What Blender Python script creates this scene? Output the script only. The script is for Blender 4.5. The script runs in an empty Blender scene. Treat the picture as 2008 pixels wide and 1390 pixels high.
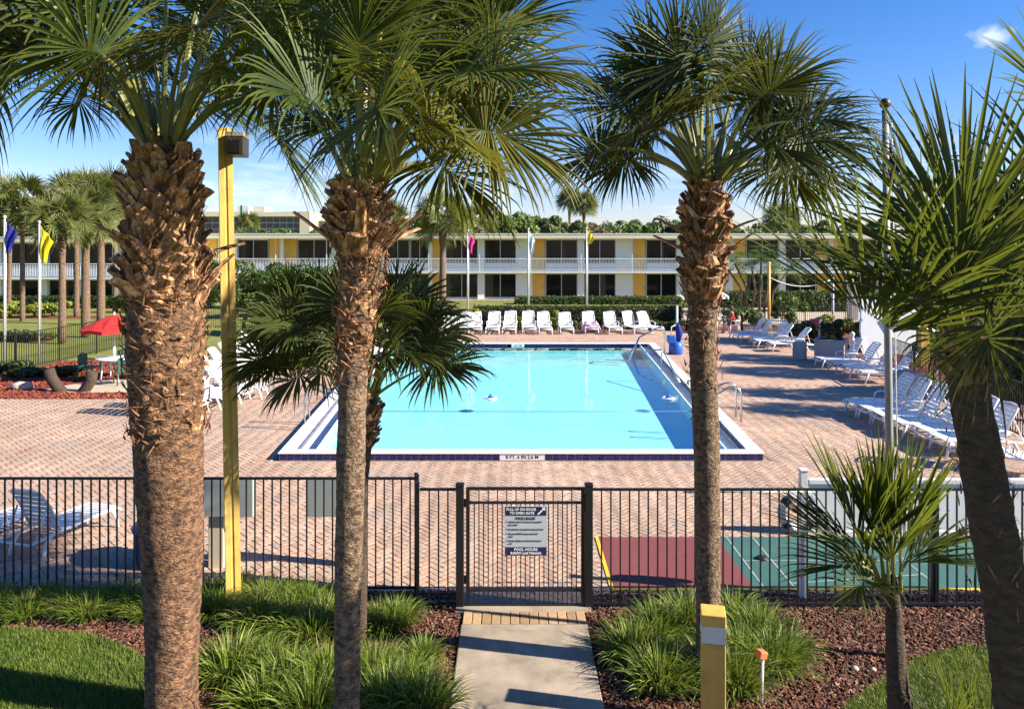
import bpy, math, random
import numpy as np
from mathutils import Vector, Matrix, noise

R = math.radians
scene = bpy.context.scene
C = scene.collection
# ---------------------------------------------------------------- camera
# the lens looks level over the courtyard from an upper walkway; F is the focal length in photo pixels
F, CX, HZ, H = 1450.0, 1004.0, 490.0, 4.2
cam_d = bpy.data.cameras.new('camera')
cam = bpy.data.objects.new('camera', cam_d); C.objects.link(cam)
cam.location = (0, 0, H); cam.rotation_euler = (R(90), 0, 0)
cam_d.sensor_fit = 'HORIZONTAL'; cam_d.sensor_width = 36; cam_d.lens = 36 * F / 2008
cam_d.shift_y = -(695 - HZ) / 2008
cam_d.clip_start = 0.05; cam_d.clip_end = 5000
scene.camera = cam
# ---------------------------------------------------------------- world and sun
SUN_EL, SUN_AZ = 29.0, -12.0            # azimuth from +X, negative = towards the viewer
w = bpy.data.worlds.new('World'); scene.world = w; w.use_nodes = True
nt = w.node_tree; nt.nodes.clear()
def N(t, ty, **k):
    n = t.nodes.new(ty)
    for a, b in k.items(): setattr(n, a, b)
    return n
sky = N(nt, 'ShaderNodeTexSky', sky_type='NISHITA', sun_disc=False)
sky.sun_elevation = R(SUN_EL); sky.sun_rotation = R(90 - SUN_AZ)
sky.altitude = 0; sky.air_density = 1.0; sky.dust_density = 0.25; sky.ozone_density = 3.0
hsv = N(nt, 'ShaderNodeHueSaturation'); hsv.inputs['Saturation'].default_value = 1.35
hsv.inputs['Value'].default_value = 1.0
nt.links.new(sky.outputs[0], hsv.inputs['Color'])
tc = N(nt, 'ShaderNodeTexCoord'); mp = N(nt, 'ShaderNodeMapping'); mp.inputs['Scale'].default_value = (3.2, 3.2, 13)
nt.links.new(tc.outputs['Generated'], mp.inputs[0])
cn = N(nt, 'ShaderNodeTexNoise'); cn.inputs['Scale'].default_value = 2.4; cn.inputs['Detail'].default_value = 7
cn.inputs['Roughness'].default_value = 0.6
nt.links.new(mp.outputs[0], cn.inputs['Vector'])
cr = N(nt, 'ShaderNodeValToRGB'); cr.color_ramp.elements[0].position = 0.54; cr.color_ramp.elements[1].position = 0.72
nt.links.new(cn.outputs['Fac'], cr.inputs[0])
sx = N(nt, 'ShaderNodeSeparateXYZ'); nt.links.new(tc.outputs['Generated'], sx.inputs[0])
er = N(nt, 'ShaderNodeMapRange'); er.inputs['From Min'].default_value = 0.17; er.inputs['From Max'].default_value = 0.03
er.inputs['To Min'].default_value = 0.0; er.inputs['To Max'].default_value = 0.5
nt.links.new(sx.outputs['Z'], er.inputs['Value'])
mu = N(nt, 'ShaderNodeMath', operation='MULTIPLY'); nt.links.new(cr.outputs['Color'], mu.inputs[0]); nt.links.new(er.outputs[0], mu.inputs[1])
mxc = N(nt, 'ShaderNodeMixRGB'); nt.links.new(mu.outputs[0], mxc.inputs['Fac']); tnt = N(nt, 'ShaderNodeMixRGB', blend_type='MULTIPLY'); tnt.inputs['Fac'].default_value = 1; tnt.inputs['Color2'].default_value = (.98,.86,1.06,1)
nt.links.new(hsv.outputs[0], tnt.inputs['Color1']); nt.links.new(tnt.outputs[0], mxc.inputs['Color1'])
mxc.inputs['Color2'].default_value = (9.0, 9.2, 9.8, 1)
cd = Vector(((1940-CX)/F, 1, (HZ-74)/F)).normalized()
vd = N(nt, 'ShaderNodeVectorMath', operation='DISTANCE'); vd.inputs[1].default_value = cd
mp2 = N(nt, 'ShaderNodeMapping'); mp2.inputs['Scale'].default_value = (1,1,1.9); mp2.inputs['Location'].default_value = (0,0,-cd.z*.9)
nt.links.new(tc.outputs['Generated'], mp2.inputs[0]); nt.links.new(mp2.outputs[0], vd.inputs[0])
cn2 = N(nt, 'ShaderNodeTexNoise'); cn2.inputs['Scale'].default_value = 45; cn2.inputs['Detail'].default_value = 6; nt.links.new(tc.outputs['Generated'], cn2.inputs['Vector'])
ma2 = N(nt, 'ShaderNodeMath', operation='MULTIPLY_ADD'); ma2.inputs[1].default_value = -.045; nt.links.new(cn2.outputs['Fac'], ma2.inputs[0]); nt.links.new(vd.outputs['Value'], ma2.inputs[2])
mr2 = N(nt, 'ShaderNodeMapRange'); mr2.inputs['From Min'].default_value = .003; mr2.inputs['From Max'].default_value = -.016; mr2.inputs['To Max'].default_value = .5; nt.links.new(ma2.outputs[0], mr2.inputs['Value'])
mx2 = N(nt, 'ShaderNodeMixRGB'); mx2.inputs['Color2'].default_value = (8,8.3,9,1); nt.links.new(mr2.outputs[0], mx2.inputs['Fac']); nt.links.new(mxc.outputs[0], mx2.inputs['Color1'])
bg = N(nt, 'ShaderNodeBackground'); bg.inputs['Strength'].default_value = 0.072
nt.links.new(mx2.outputs[0], bg.inputs['Color'])
wo = N(nt, 'ShaderNodeOutputWorld'); nt.links.new(bg.outputs[0], wo.inputs['Surface'])
sl = bpy.data.lights.new('sun', 'SUN'); sl.energy = 5.0; sl.angle = R(0.5); sl.color = (1.0, 0.91, 0.75)
sun = bpy.data.objects.new('sun', sl); C.objects.link(sun)
sd = Vector((math.cos(R(SUN_EL)) * math.cos(R(SUN_AZ)), math.cos(R(SUN_EL)) * math.sin(R(SUN_AZ)), math.sin(R(SUN_EL))))
sun.rotation_euler = sd.to_track_quat('Z', 'Y').to_euler(); sun.location = (40, -10, 40)
vs = scene.view_settings
vs.view_transform = 'Standard'; vs.look = 'None'; vs.gamma = 1; vs.use_curve_mapping = False; vs.exposure = 1.36
scene.render.engine = 'CYCLES'
scene.cycles.max_bounces = 6; scene.cycles.diffuse_bounces = 3; scene.cycles.transparent_max_bounces = 12
scene.cycles.caustics_reflective = False; scene.cycles.caustics_refractive = False
scene.cycles.sample_clamp_indirect = 6

# ---------------------------------------------------------------- helpers
def G(x, y, z=0.0):                       # ground point seen at a photo pixel
    Y = F * (H - z) / (y - HZ)
    return Vector(((x - CX) * Y / F, Y, z))
def AT(x, y, Y):                          # point at distance Y seen at a photo pixel
    return Vector(((x - CX) * Y / F, Y, H - (y - HZ) * Y / F))
def root_off(o):
    p = Vector((0, 0, 0))
    while o is not None:
        p += o.location; o = o.parent
    return p
def fast_mesh(name, V, FQ, mats, col=None, smooth=False, midx=None):
    V = np.asarray(V, dtype=np.float32).reshape(-1, 3); FQ = np.asarray(FQ, dtype=np.int32)
    k = FQ.shape[1]; me = bpy.data.meshes.new(name)
    me.vertices.add(len(V)); me.vertices.foreach_set('co', V.ravel())
    me.loops.add(FQ.size); me.loops.foreach_set('vertex_index', FQ.ravel())
    me.polygons.add(len(FQ)); me.polygons.foreach_set('loop_start', np.arange(0, FQ.size, k, dtype=np.int32))
    if midx is not None: me.polygons.foreach_set('material_index', np.asarray(midx, dtype=np.int32))
    me.polygons.foreach_set('use_smooth', np.full(len(FQ), smooth, dtype=bool))
    me.update(calc_edges=True)
    if col is not None:
        a = me.attributes.new('col', 'FLOAT_COLOR', 'POINT')
        c4 = np.ones((len(V), 4), dtype=np.float32); c4[:, :3] = col; a.data.foreach_set('color', c4.ravel())
    for m in (mats if isinstance(mats, (list, tuple)) else [mats]): me.materials.append(m)
    return me
def link(me, name, parent=None, loc=None):
    o = bpy.data.objects.new(name, me); C.objects.link(o)
    if parent is not None: o.parent = parent
    if loc is not None: o.location = loc
    return o
def bulk(name, V, FQ, mats, parent=None, col=None, smooth=False, midx=None, origin=None):
    V = np.asarray(V, dtype=np.float32).reshape(-1, 3)
    off = root_off(parent) if parent is not None else (Vector(origin) if origin is not None else Vector((0, 0, 0)))
    me = fast_mesh(name, V - np.array(off, dtype=np.float32), FQ, mats, col, smooth, midx)
    return link(me, name, parent, None if parent is not None else off)
class MB:
    def __init__(s): s.v = []; s.f = []; s.m = []; s.s = []
    def add(s, vs_, fs, mi=0, smooth=False):
        b = len(s.v); s.v += [tuple(p) for p in vs_]
        for f in fs: s.f.append([b + i for i in f]); s.m.append(mi); s.s.append(smooth)
        return s
    def bx(s, x0, x1, y0, y1, z0, z1, mi=0):
        return s.add([(x0,y0,z0),(x1,y0,z0),(x1,y1,z0),(x0,y1,z0),(x0,y0,z1),(x1,y0,z1),(x1,y1,z1),(x0,y1,z1)],
            [(3,2,1,0),(4,5,6,7),(0,1,5,4),(1,2,6,5),(2,3,7,6),(3,0,4,7)], mi)
    def box(s, c, size, rot=None, mi=0):
        a, b, d = size[0]/2, size[1]/2, size[2]/2; P = []
        for p in [(-a,-b,-d),(a,-b,-d),(a,b,-d),(-a,b,-d),(-a,-b,d),(a,-b,d),(a,b,d),(-a,b,d)]:
            q = Vector(p)
            if rot is not None: q = rot @ q
            P.append(q + Vector(c))
        return s.add(P, [(3,2,1,0),(4,5,6,7),(0,1,5,4),(1,2,6,5),(2,3,7,6),(3,0,4,7)], mi)
    def tube(s, pts, rad, n=8, mi=0, smooth=True, flat=1.0, side=None, cap=True):
        pts = [Vector(p) for p in pts]; k = len(pts)
        if not isinstance(rad, (list, tuple)): rad = [rad] * k
        elif len(rad) != k: rad = list(np.interp(np.linspace(0,1,k), np.linspace(0,1,len(rad)), rad))
        P = []; ref = Vector(side) if side is not None else None
        for i, p in enumerate(pts):
            t = (pts[min(i+1,k-1)] - pts[max(i-1,0)]).normalized()
            if ref is None: ref = Vector((1,0,0)) if abs(t.x) < .9 else Vector((0,1,0))
            a = (ref - t * ref.dot(t)).normalized(); b = t.cross(a); ref = a
            for j in range(n):
                an = 2*math.pi*j/n
                P.append(p + a*(math.cos(an)*rad[i]) + b*(math.sin(an)*rad[i]*flat))
        fs = [(i*n+j, i*n+(j+1)%n, (i+1)*n+(j+1)%n, (i+1)*n+j) for i in range(k-1) for j in range(n)]
        s.add(P, fs, mi, smooth)
        if cap:
            b = len(s.v) - n*k
            s.f.append([b+j for j in range(n)][::-1]); s.m.append(mi); s.s.append(False)
            s.f.append([b+(k-1)*n+j for j in range(n)]); s.m.append(mi); s.s.append(False)
        return s
    def prism(s, poly, z0, z1, mi=0, top=True, bottom=True):   # poly: list of (x, y), counter-clockwise
        n = len(poly); P = [(x,y,z0) for x,y in poly] + [(x,y,z1) for x,y in poly]
        fs = [(i,(i+1)%n,n+(i+1)%n,n+i) for i in range(n)]
        if top: fs.append(tuple(range(n,2*n)))
        if bottom: fs.append(tuple(range(n))[::-1])
        return s.add(P, fs, mi)
    def extrude(s, poly, axis, d0, d1, mi=0):                  # poly in the two other axes
        n = len(poly)
        def put(u, v, d): return (d,u,v) if axis == 'x' else (u,d,v)
        P = [put(u,v,d0) for u,v in poly] + [put(u,v,d1) for u,v in poly]
        return s.add(P, [(i,(i+1)%n,n+(i+1)%n,n+i) for i in range(n)] + [tuple(range(n,2*n)), tuple(range(n))[::-1]], mi)
    def lathe(s, prof, n=16, c=(0,0,0), mi=0, smooth=True):
        P = [(c[0]+r*math.cos(2*math.pi*j/n), c[1]+r*math.sin(2*math.pi*j/n), c[2]+z) for r,z in prof for j in range(n)]
        k = len(prof)
        fs = [(i*n+j, i*n+(j+1)%n, (i+1)*n+(j+1)%n, (i+1)*n+j) for i in range(k-1) for j in range(n)]
        return s.add(P, fs, mi, smooth)
    def mesh(s, name, mats, off=(0,0,0)):
        me = bpy.data.meshes.new(name); o = Vector(off)
        me.from_pydata([tuple(Vector(p)-o) for p in s.v], [], s.f)
        for m in (mats if isinstance(mats,(list,tuple)) else [mats]): me.materials.append(m)
        me.polygons.foreach_set('material_index', s.m); me.polygons.foreach_set('use_smooth', s.s)
        me.update(); return me
    def build(s, name, mats, parent=None, origin=None, bevel=0.0):
        off = root_off(parent) if parent is not None else (Vector(origin) if origin is not None else Vector((0,0,0)))
        o = link(s.mesh(name, mats, off), name, parent, None if parent is not None else off)
        if bevel:
            md = o.modifiers.new('bevel','BEVEL'); md.width = bevel; md.segments = 2; md.limit_method = 'ANGLE'
        return o
def tag(o, label=None, cat=None, group=None, kind=None):
    if label: o['label'] = label
    if cat: o['category'] = cat
    if group: o['group'] = group
    if kind: o['kind'] = kind
    return o
def nth(n):
    a = ('','first','second','third','fourth','fifth','sixth','seventh','eighth','ninth','tenth','eleventh','twelfth','thirteenth','fourteenth','fifteenth','sixteenth','seventeenth','eighteenth','nineteenth')
    if n < 20: return a[n]
    return {2:'twentieth',3:'thirtieth'}[n//10] if n % 10 == 0 else {2:'twenty',3:'thirty'}[n//10]+'-'+a[n%10]
def thing(name, label, cat, loc=(0,0,0), group=None, rz=0.0):
    o = bpy.data.objects.new(name, None); C.objects.link(o); o.location = loc; o.rotation_euler.z = rz
    o.empty_display_size = .1
    return tag(o, label, cat, group)
def copy_tree(o, loc=None, rz=None, label=None, scale=None, parent=None, group=None):
    c = o.copy(); C.objects.link(c)
    if parent is not None: c.parent = parent
    if loc is not None: c.location = loc
    if rz is not None: c.rotation_euler.z = rz
    if scale is not None: c.scale = (scale,)*3 if isinstance(scale,(int,float)) else scale
    if label: c['label'] = label
    if group: c['group'] = group
    for ch in list(o.children): copy_tree(ch, parent=c)
    return c
# ---------------------------------------------------------------- materials
def mat(name, c1, c2=None, scale=8.0, rough=0.6, bump=0.0, bscale=None, detail=5, stretch=(1,1,1), spec=0.5, metal=0.0,
        attr=False, rnd=0.0, trans=None, tfac=0.35, dirt=None, coords='Object', bdist=0.02, lo=0.35, hi=0.68):
    m = bpy.data.materials.new(name); m.use_nodes = True; t = m.node_tree; p = t.nodes['Principled BSDF']
    p.inputs['Roughness'].default_value = rough; p.inputs['Specular IOR Level'].default_value = spec; p.inputs['Metallic'].default_value = metal
    co = N(t,'ShaderNodeTexCoord'); ma = N(t,'ShaderNodeMapping'); ma.inputs['Scale'].default_value = stretch
    t.links.new(co.outputs[coords], ma.inputs[0])
    no = N(t,'ShaderNodeTexNoise'); no.inputs['Scale'].default_value = scale; no.inputs['Detail'].default_value = detail
    no.inputs['Roughness'].default_value = .62
    t.links.new(ma.outputs[0], no.inputs['Vector'])
    rp = N(t,'ShaderNodeMapRange'); rp.inputs['From Min'].default_value = lo; rp.inputs['From Max'].default_value = hi
    t.links.new(no.outputs['Fac'], rp.inputs['Value'])
    mx = N(t,'ShaderNodeMixRGB'); t.links.new(rp.outputs[0], mx.inputs['Fac'])
    mx.inputs['Color1'].default_value = (*c1,1); mx.inputs['Color2'].default_value = (*(c2 or c1),1)
    out = mx.outputs[0]
    if attr:
        at = N(t,'ShaderNodeAttribute', attribute_name='col'); mm = N(t,'ShaderNodeMixRGB', blend_type='MULTIPLY'); mm.inputs['Fac'].default_value = 1
        t.links.new(out, mm.inputs['Color1']); t.links.new(at.outputs['Color'], mm.inputs['Color2']); out = mm.outputs[0]
    if rnd:
        oi = N(t,'ShaderNodeObjectInfo'); h = N(t,'ShaderNodeHueSaturation')
        r1 = N(t,'ShaderNodeMapRange'); r1.inputs['To Min'].default_value = 1-rnd; r1.inputs['To Max'].default_value = 1+rnd
        t.links.new(oi.outputs['Random'], r1.inputs['Value']); t.links.new(r1.outputs[0], h.inputs['Value'])
        t.links.new(out, h.inputs['Color']); out = h.outputs[0]
    if dirt:
        n2 = N(t,'ShaderNodeTexNoise'); n2.inputs['Scale'].default_value = dirt[1]; n2.inputs['Detail'].default_value = 6
        t.links.new(co.outputs[coords], n2.inputs['Vector'])
        r2 = N(t,'ShaderNodeMapRange'); r2.inputs['From Min'].default_value = .5; r2.inputs['From Max'].default_value = .75; r2.inputs['To Max'].default_value = dirt[2]
        t.links.new(n2.outputs['Fac'], r2.inputs['Value'])
        md = N(t,'ShaderNodeMixRGB'); t.links.new(r2.outputs[0], md.inputs['Fac']); t.links.new(out, md.inputs['Color1'])
        md.inputs['Color2'].default_value = (*dirt[0],1); out = md.outputs[0]
    t.links.new(out, p.inputs['Base Color'])
    if bump:
        nb = N(t,'ShaderNodeTexNoise'); nb.inputs['Scale'].default_value = bscale or scale*3; nb.inputs['Detail'].default_value = 5
        t.links.new(ma.outputs[0], nb.inputs['Vector'])
        b = N(t,'ShaderNodeBump'); b.inputs['Strength'].default_value = bump; b.inputs['Distance'].default_value = bdist
        t.links.new(nb.outputs['Fac'], b.inputs['Height']); t.links.new(b.outputs[0], p.inputs['Normal'])
    if trans:
        tr = N(t,'ShaderNodeBsdfTranslucent'); tm = N(t,'ShaderNodeMixRGB', blend_type='MIX'); tm.inputs['Fac'].default_value = .55
        t.links.new(out, tm.inputs['Color1']); tm.inputs['Color2'].default_value = (*trans,1); t.links.new(tm.outputs[0], tr.inputs['Color'])
        ms = N(t,'ShaderNodeMixShader'); ms.inputs['Fac'].default_value = tfac
        t.links.new(p.outputs[0], ms.inputs[1]); t.links.new(tr.outputs[0], ms.inputs[2])
        t.links.new(ms.outputs[0], t.nodes['Material Output'].inputs['Surface'])
    return m
M = {}
M['white_plastic'] = mat('white_plastic', (.80,.80,.80), (.72,.72,.73), 6, .38, rnd=.06)
M['black_metal'] = mat('black_metal', (.008,.008,.009), (.016,.015,.015), 30, .42, .1, 80)
M['steel'] = mat('steel', (.6,.6,.6), (.5,.5,.5), 20, .22, metal=1.0)
M['pole_grey'] = mat('pole_grey', (.62,.62,.60), (.45,.45,.44), 9, .45, stretch=(1,1,.2), metal=.3)
M['pole_dark'] = mat('pole_weathered', (.34,.34,.33), (.22,.22,.215), 9, .5, stretch=(1,1,.2), metal=.2)
M['ochre'] = mat('ochre_paint', (.72,.44,.10), (.64,.38,.08), 5, .55, .12, 60, stretch=(1,1,.15), dirt=((.22,.13,.04), 4.5, .65))
M['yellow_pole'] = mat('yellow_pole_paint', (.64,.43,.11), (.55,.36,.08), 7, .6, .2, 30, stretch=(1,1,.12), dirt=((.26,.17,.06), 4.5, .75))
M['lens_white'] = mat('frosted_lens', (.78,.77,.72), (.7,.69,.65), 9, .4)
M['orange'] = mat('orange_paint', (.60,.19,.055), (.50,.15,.05), 14, .6)
M['coping'] = mat('coping_white', (.80,.80,.79), (.70,.70,.68), 3, .6, .1, 60, dirt=((.52,.51,.48), 2.1, .35))
M['tile_navy'] = mat('tile_navy', (.010,.016,.11), (.006,.010,.075), 3, .12, rnd=.25)
M['tile_white'] = mat('tile_white', (.78,.78,.80), (.72,.72,.74), 4, .2)
M['grout'] = mat('grout', (.50,.50,.52), (.42,.42,.44), 20, .85)
M['plaster'] = mat('pool_plaster', (.70,.90,.91), (.62,.86,.885), 1.5, .8)
M['ink'] = mat('ink_black', (.012,.012,.014), rough=.6)
M['navy'] = mat('sign_navy', (.012,.018,.085), (.010,.014,.07), 3, .4)
M['sign_grey'] = mat('sign_grey', (.52,.55,.58), (.47,.50,.53), 4, .45)
M['ink_white'] = mat('ink_white', (.80,.80,.82), rough=.5)
M['concrete'] = mat('concrete', (.40,.325,.245), (.27,.215,.16), 3.5, .9, .4, 90, dirt=((.13,.105,.08), 2.3, .75), bdist=.006)
M['brick_tan'] = mat('brick_tan', (.43,.285,.15), (.33,.21,.11), 22, .9, .3, 120, rnd=.22, bdist=.004)
M['paver'] = mat('paver', (.78,.78,.78), (.62,.62,.62), 20, .88, .35, 160, attr=True, dirt=((.33,.27,.23), .7, .7), bdist=.004)
M['paver_base'] = mat('paver_joint_sand', (.37,.245,.18), (.31,.205,.15), 30, .95, .3, 200)
M['brick_edge'] = mat('brick_edge', (.56,.37,.27), (.46,.29,.21), 14, .9, .3, 120, rnd=.15, bdist=.004)
M['court_red'] = mat('court_red', (.19,.045,.043), (.155,.038,.038), 6, .8, .2, 150, dirt=((.20,.09,.08), 1.5, .3), bdist=.004)
M['court_teal'] = mat('court_teal', (.036,.125,.108), (.030,.105,.095), 5, .75, .2, 150, dirt=((.10,.18,.16), 1.2, .4), bdist=.004)
M['court_blue'] = mat('court_blue', (.02,.075,.13), (.018,.06,.11), 5, .75)
M['line_yellow'] = mat('line_yellow', (.72,.50,.02), (.62,.42,.03), 12, .7)
M['line_white'] = mat('line_white', (.32,.38,.36), (.20,.27,.25), 12, .7)
M['mulch'] = mat('mulch', (.16,.055,.032), (.065,.026,.017), 26, .95, .8, 60, bdist=.05)
M['mulch_red'] = mat('mulch_red', (.24,.048,.025), (.12,.026,.016), 9, .95, .8, 30, bdist=.08)
M['chip'] = mat('mulch_chip', (.9,.9,.9), (.6,.6,.6), 40, .9, attr=True)
M['soil'] = mat('lawn_soil', (.045,.060,.016), (.030,.042,.012), 12, .95, .5, 50)
M['grass'] = mat('grass_blade', (.9,.9,.9), (.7,.7,.7), 4, .55, attr=True, trans=(.26,.30,.03), tfac=.30)
M['ground'] = mat('ground_grass', (.21,.215,.030), (.13,.15,.022), .35, .95, .6, 5, detail=9, dirt=((.16,.125,.06), .12, .45), bdist=.1)
M['tan_pave'] = mat('tan_pavement', (.50,.42,.32), (.42,.35,.26), .7, .9)
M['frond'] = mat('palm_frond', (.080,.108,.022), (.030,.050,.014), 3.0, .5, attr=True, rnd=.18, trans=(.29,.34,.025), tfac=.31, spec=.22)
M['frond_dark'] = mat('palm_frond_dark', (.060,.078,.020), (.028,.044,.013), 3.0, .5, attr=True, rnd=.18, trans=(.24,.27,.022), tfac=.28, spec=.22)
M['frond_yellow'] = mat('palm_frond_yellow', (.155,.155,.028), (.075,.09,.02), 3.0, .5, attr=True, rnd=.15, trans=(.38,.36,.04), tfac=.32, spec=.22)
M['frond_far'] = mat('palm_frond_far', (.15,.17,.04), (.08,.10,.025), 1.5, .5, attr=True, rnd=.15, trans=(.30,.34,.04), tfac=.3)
M['petiole'] = mat('petiole', (.22,.22,.055), (.13,.135,.035), 7, .45, stretch=(1,1,.4), rnd=.2)
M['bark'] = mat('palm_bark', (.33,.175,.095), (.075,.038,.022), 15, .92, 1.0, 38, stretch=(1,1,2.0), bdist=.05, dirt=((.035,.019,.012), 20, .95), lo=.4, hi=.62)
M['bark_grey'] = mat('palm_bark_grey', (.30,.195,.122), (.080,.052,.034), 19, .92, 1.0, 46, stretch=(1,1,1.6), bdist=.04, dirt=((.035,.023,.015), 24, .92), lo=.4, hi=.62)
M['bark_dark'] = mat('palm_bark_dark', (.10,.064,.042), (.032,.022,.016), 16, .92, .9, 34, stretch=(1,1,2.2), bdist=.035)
M['boot'] = mat('palm_boot', (.66,.37,.18), (.11,.052,.026), 13, .9, .9, 42, rnd=.6, bdist=.02, stretch=(2.2,2.2,.45), lo=.38, hi=.62)
M['fibre'] = mat('palm_fibre', (.40,.24,.14), (.16,.085,.05), 30, .95, .5, 60, attr=True)
M['wood'] = mat('tree_bark', (.16,.11,.075), (.07,.05,.035), 9, .9, .7, 20)
M['leaf'] = mat('broad_leaf', (.85,.85,.85), (.6,.6,.6), 2.0, .5, attr=True, trans=(.22,.30,.03), tfac=.28)
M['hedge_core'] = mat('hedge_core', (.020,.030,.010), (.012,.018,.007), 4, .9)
M['wall_pale'] = mat('wall_pale', (.86,.87,.76), (.81,.82,.71), 1.2, .8)
M['fascia'] = mat('fascia_cream', (.66,.61,.44), (.60,.55,.40), .8, .75)
M['slab'] = mat('slab_white', (.66,.68,.67), (.58,.60,.59), 1.5, .8)
M['door_orange'] = mat('door_orange', (.86,.48,.08), (.80,.44,.07), 2, .6)
M['rail_white'] = mat('rail_white', (.70,.76,.82), (.64,.70,.76), 3, .5)
M['glass'] = mat('dark_glass', (.008,.009,.010), (.016,.016,.016), .8, .07, spec=.22)
M['curtain'] = mat('curtain', (.085,.068,.046), (.045,.036,.026), 6, .9, stretch=(6,1,.1))
M['frame_alu'] = mat('window_frame', (.50,.52,.52), (.44,.46,.46), 3, .45)
M['hotel_wall'] = mat('hotel_wall', (.60,.56,.47), (.54,.50,.42), .3, .85)
M['hotel_glass'] = mat('hotel_glass', (.035,.045,.055), (.05,.06,.07), .3, .15)
M['green_paint'] = mat('green_paint', (.02,.28,.10), rough=.5)
M['red_fabric'] = mat('red_fabric', (.66,.035,.03), (.58,.03,.028), 8, .75, .15, 120, trans=(.7,.06,.04), tfac=.25)
M['green_plastic'] = mat('green_plastic', (.03,.12,.085), (.025,.10,.07), 6, .4)
M['flag_blue'] = mat('flag_blue', (.015,.03,.32), (.012,.022,.24), 5, .7, trans=(.02,.04,.5), tfac=.3)
M['flag_yellow'] = mat('flag_yellow', (.80,.66,.01), (.72,.58,.01), 5, .7, trans=(.85,.7,.02), tfac=.3)
M['flag_pink'] = mat('flag_pink', (.72,.03,.30), (.6,.025,.24), 5, .7, trans=(.8,.05,.35), tfac=.3)
M['flag_white'] = mat('flag_pale', (.66,.78,.84), (.58,.70,.78), 5, .7, trans=(.7,.8,.85), tfac=.3)
M['lift_blue'] = mat('lift_blue', (.02,.12,.48), (.015,.09,.38), 4, .4)
M['bin_blue'] = mat('bin_blue', (.012,.05,.26), (.01,.04,.2), 4, .4)
M['box_grey'] = mat('box_grey', (.34,.33,.34), (.28,.27,.28), 3, .7)
M['board_grey'] = mat('board_grey', (.30,.335,.34), (.26,.29,.30), 3, .6)
M['cream'] = mat('cream_paint', (.62,.54,.40), (.56,.48,.35), 4, .65)
M['vinyl'] = mat('white_vinyl', (.68,.68,.70), (.60,.60,.62), 4, .4, dirt=((.45,.43,.40), 2.5, .35))
M['canvas'] = mat('white_canvas', (.74,.75,.80), (.66,.67,.73), 2, .7, .1, 30)
M['skin'] = mat('skin', (.50,.28,.19), (.44,.24,.16), 8, .5)
M['shirt_red'] = mat('shirt_red', (.50,.05,.045), (.42,.04,.038), 10, .85)
M['shorts'] = mat('shorts_navy', (.03,.04,.07), rough=.85)
M['hair'] = mat('hair', (.07,.045,.03), (.04,.026,.018), 40, .6)
M['towel_pink'] = mat('towel_pink', (.80,.34,.52), (.74,.28,.46), 9, .95, .4, 90)
M['stone'] = mat('stone', (.48,.43,.35), (.32,.28,.23), 6, .9, .5, 20)
M['lamp_dark'] = mat('lamp_dark', (.035,.028,.022), (.025,.02,.016), 6, .5)
M['lamp_top'] = mat('lamp_top', (.32,.28,.24), (.25,.22,.19), 6, .6)
M['red_sign'] = mat('red_sign', (.55,.10,.12), rough=.5)
# ------- water: clear surface with a fresnel mirror, tinted by what it lets through
def water_mat():
    m = bpy.data.materials.new('pool_water'); m.use_nodes = True; t = m.node_tree; t.nodes.clear()
    o = N(t,'ShaderNodeOutputMaterial'); tr = N(t,'ShaderNodeBsdfTransparent'); tr.inputs['Color'].default_value = (.64,.95,.975,1)
    gl = N(t,'ShaderNodeBsdfGlossy'); gl.inputs['Roughness'].default_value = .015
    ge = N(t,'ShaderNodeNewGeometry'); dt = N(t,'ShaderNodeVectorMath', operation='DOT_PRODUCT'); t.links.new(ge.outputs['Incoming'], dt.inputs[1])
    ab = N(t,'ShaderNodeMath', operation='ABSOLUTE'); t.links.new(dt.outputs['Value'], ab.inputs[0])
    om = N(t,'ShaderNodeMath', operation='SUBTRACT'); om.inputs[0].default_value = 1; t.links.new(ab.outputs[0], om.inputs[1]); om.use_clamp = True
    pw = N(t,'ShaderNodeMath', operation='POWER'); pw.inputs[1].default_value = 5; t.links.new(om.outputs[0], pw.inputs[0])
    fr = N(t,'ShaderNodeMath', operation='MULTIPLY_ADD'); fr.inputs[1].default_value = .98; fr.inputs[2].default_value = .02; t.links.new(pw.outputs[0], fr.inputs[0])
    mx = N(t,'ShaderNodeMixShader'); co = N(t,'ShaderNodeTexCoord')
    hs = []
    for sc, st in ((1.1,(1,.6,1)), (5.0,(1,.55,1))):
        mp_ = N(t,'ShaderNodeMapping'); mp_.inputs['Scale'].default_value = st; t.links.new(co.outputs['Object'], mp_.inputs[0])
        n = N(t,'ShaderNodeTexNoise'); n.inputs['Scale'].default_value = sc; n.inputs['Detail'].default_value = 3
        t.links.new(mp_.outputs[0], n.inputs['Vector']); hs.append(n)
    ad = N(t,'ShaderNodeMath', operation='MULTIPLY_ADD'); ad.inputs[1].default_value = .18
    t.links.new(hs[1].outputs['Fac'], ad.inputs[0]); t.links.new(hs[0].outputs['Fac'], ad.inputs[2])
    b = N(t,'ShaderNodeBump'); b.inputs['Strength'].default_value = .16; b.inputs['Distance'].default_value = .06
    t.links.new(ad.outputs[0], b.inputs['Height'])
    t.links.new(b.outputs[0], gl.inputs['Normal']); t.links.new(b.outputs[0], dt.inputs[0])
    t.links.new(fr.outputs[0], mx.inputs[0]); t.links.new(tr.outputs[0], mx.inputs[1]); t.links.new(gl.outputs[0], mx.inputs[2])
    t.links.new(mx.outputs[0], o.inputs['Surface']); return m
M['water'] = water_mat()
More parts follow.
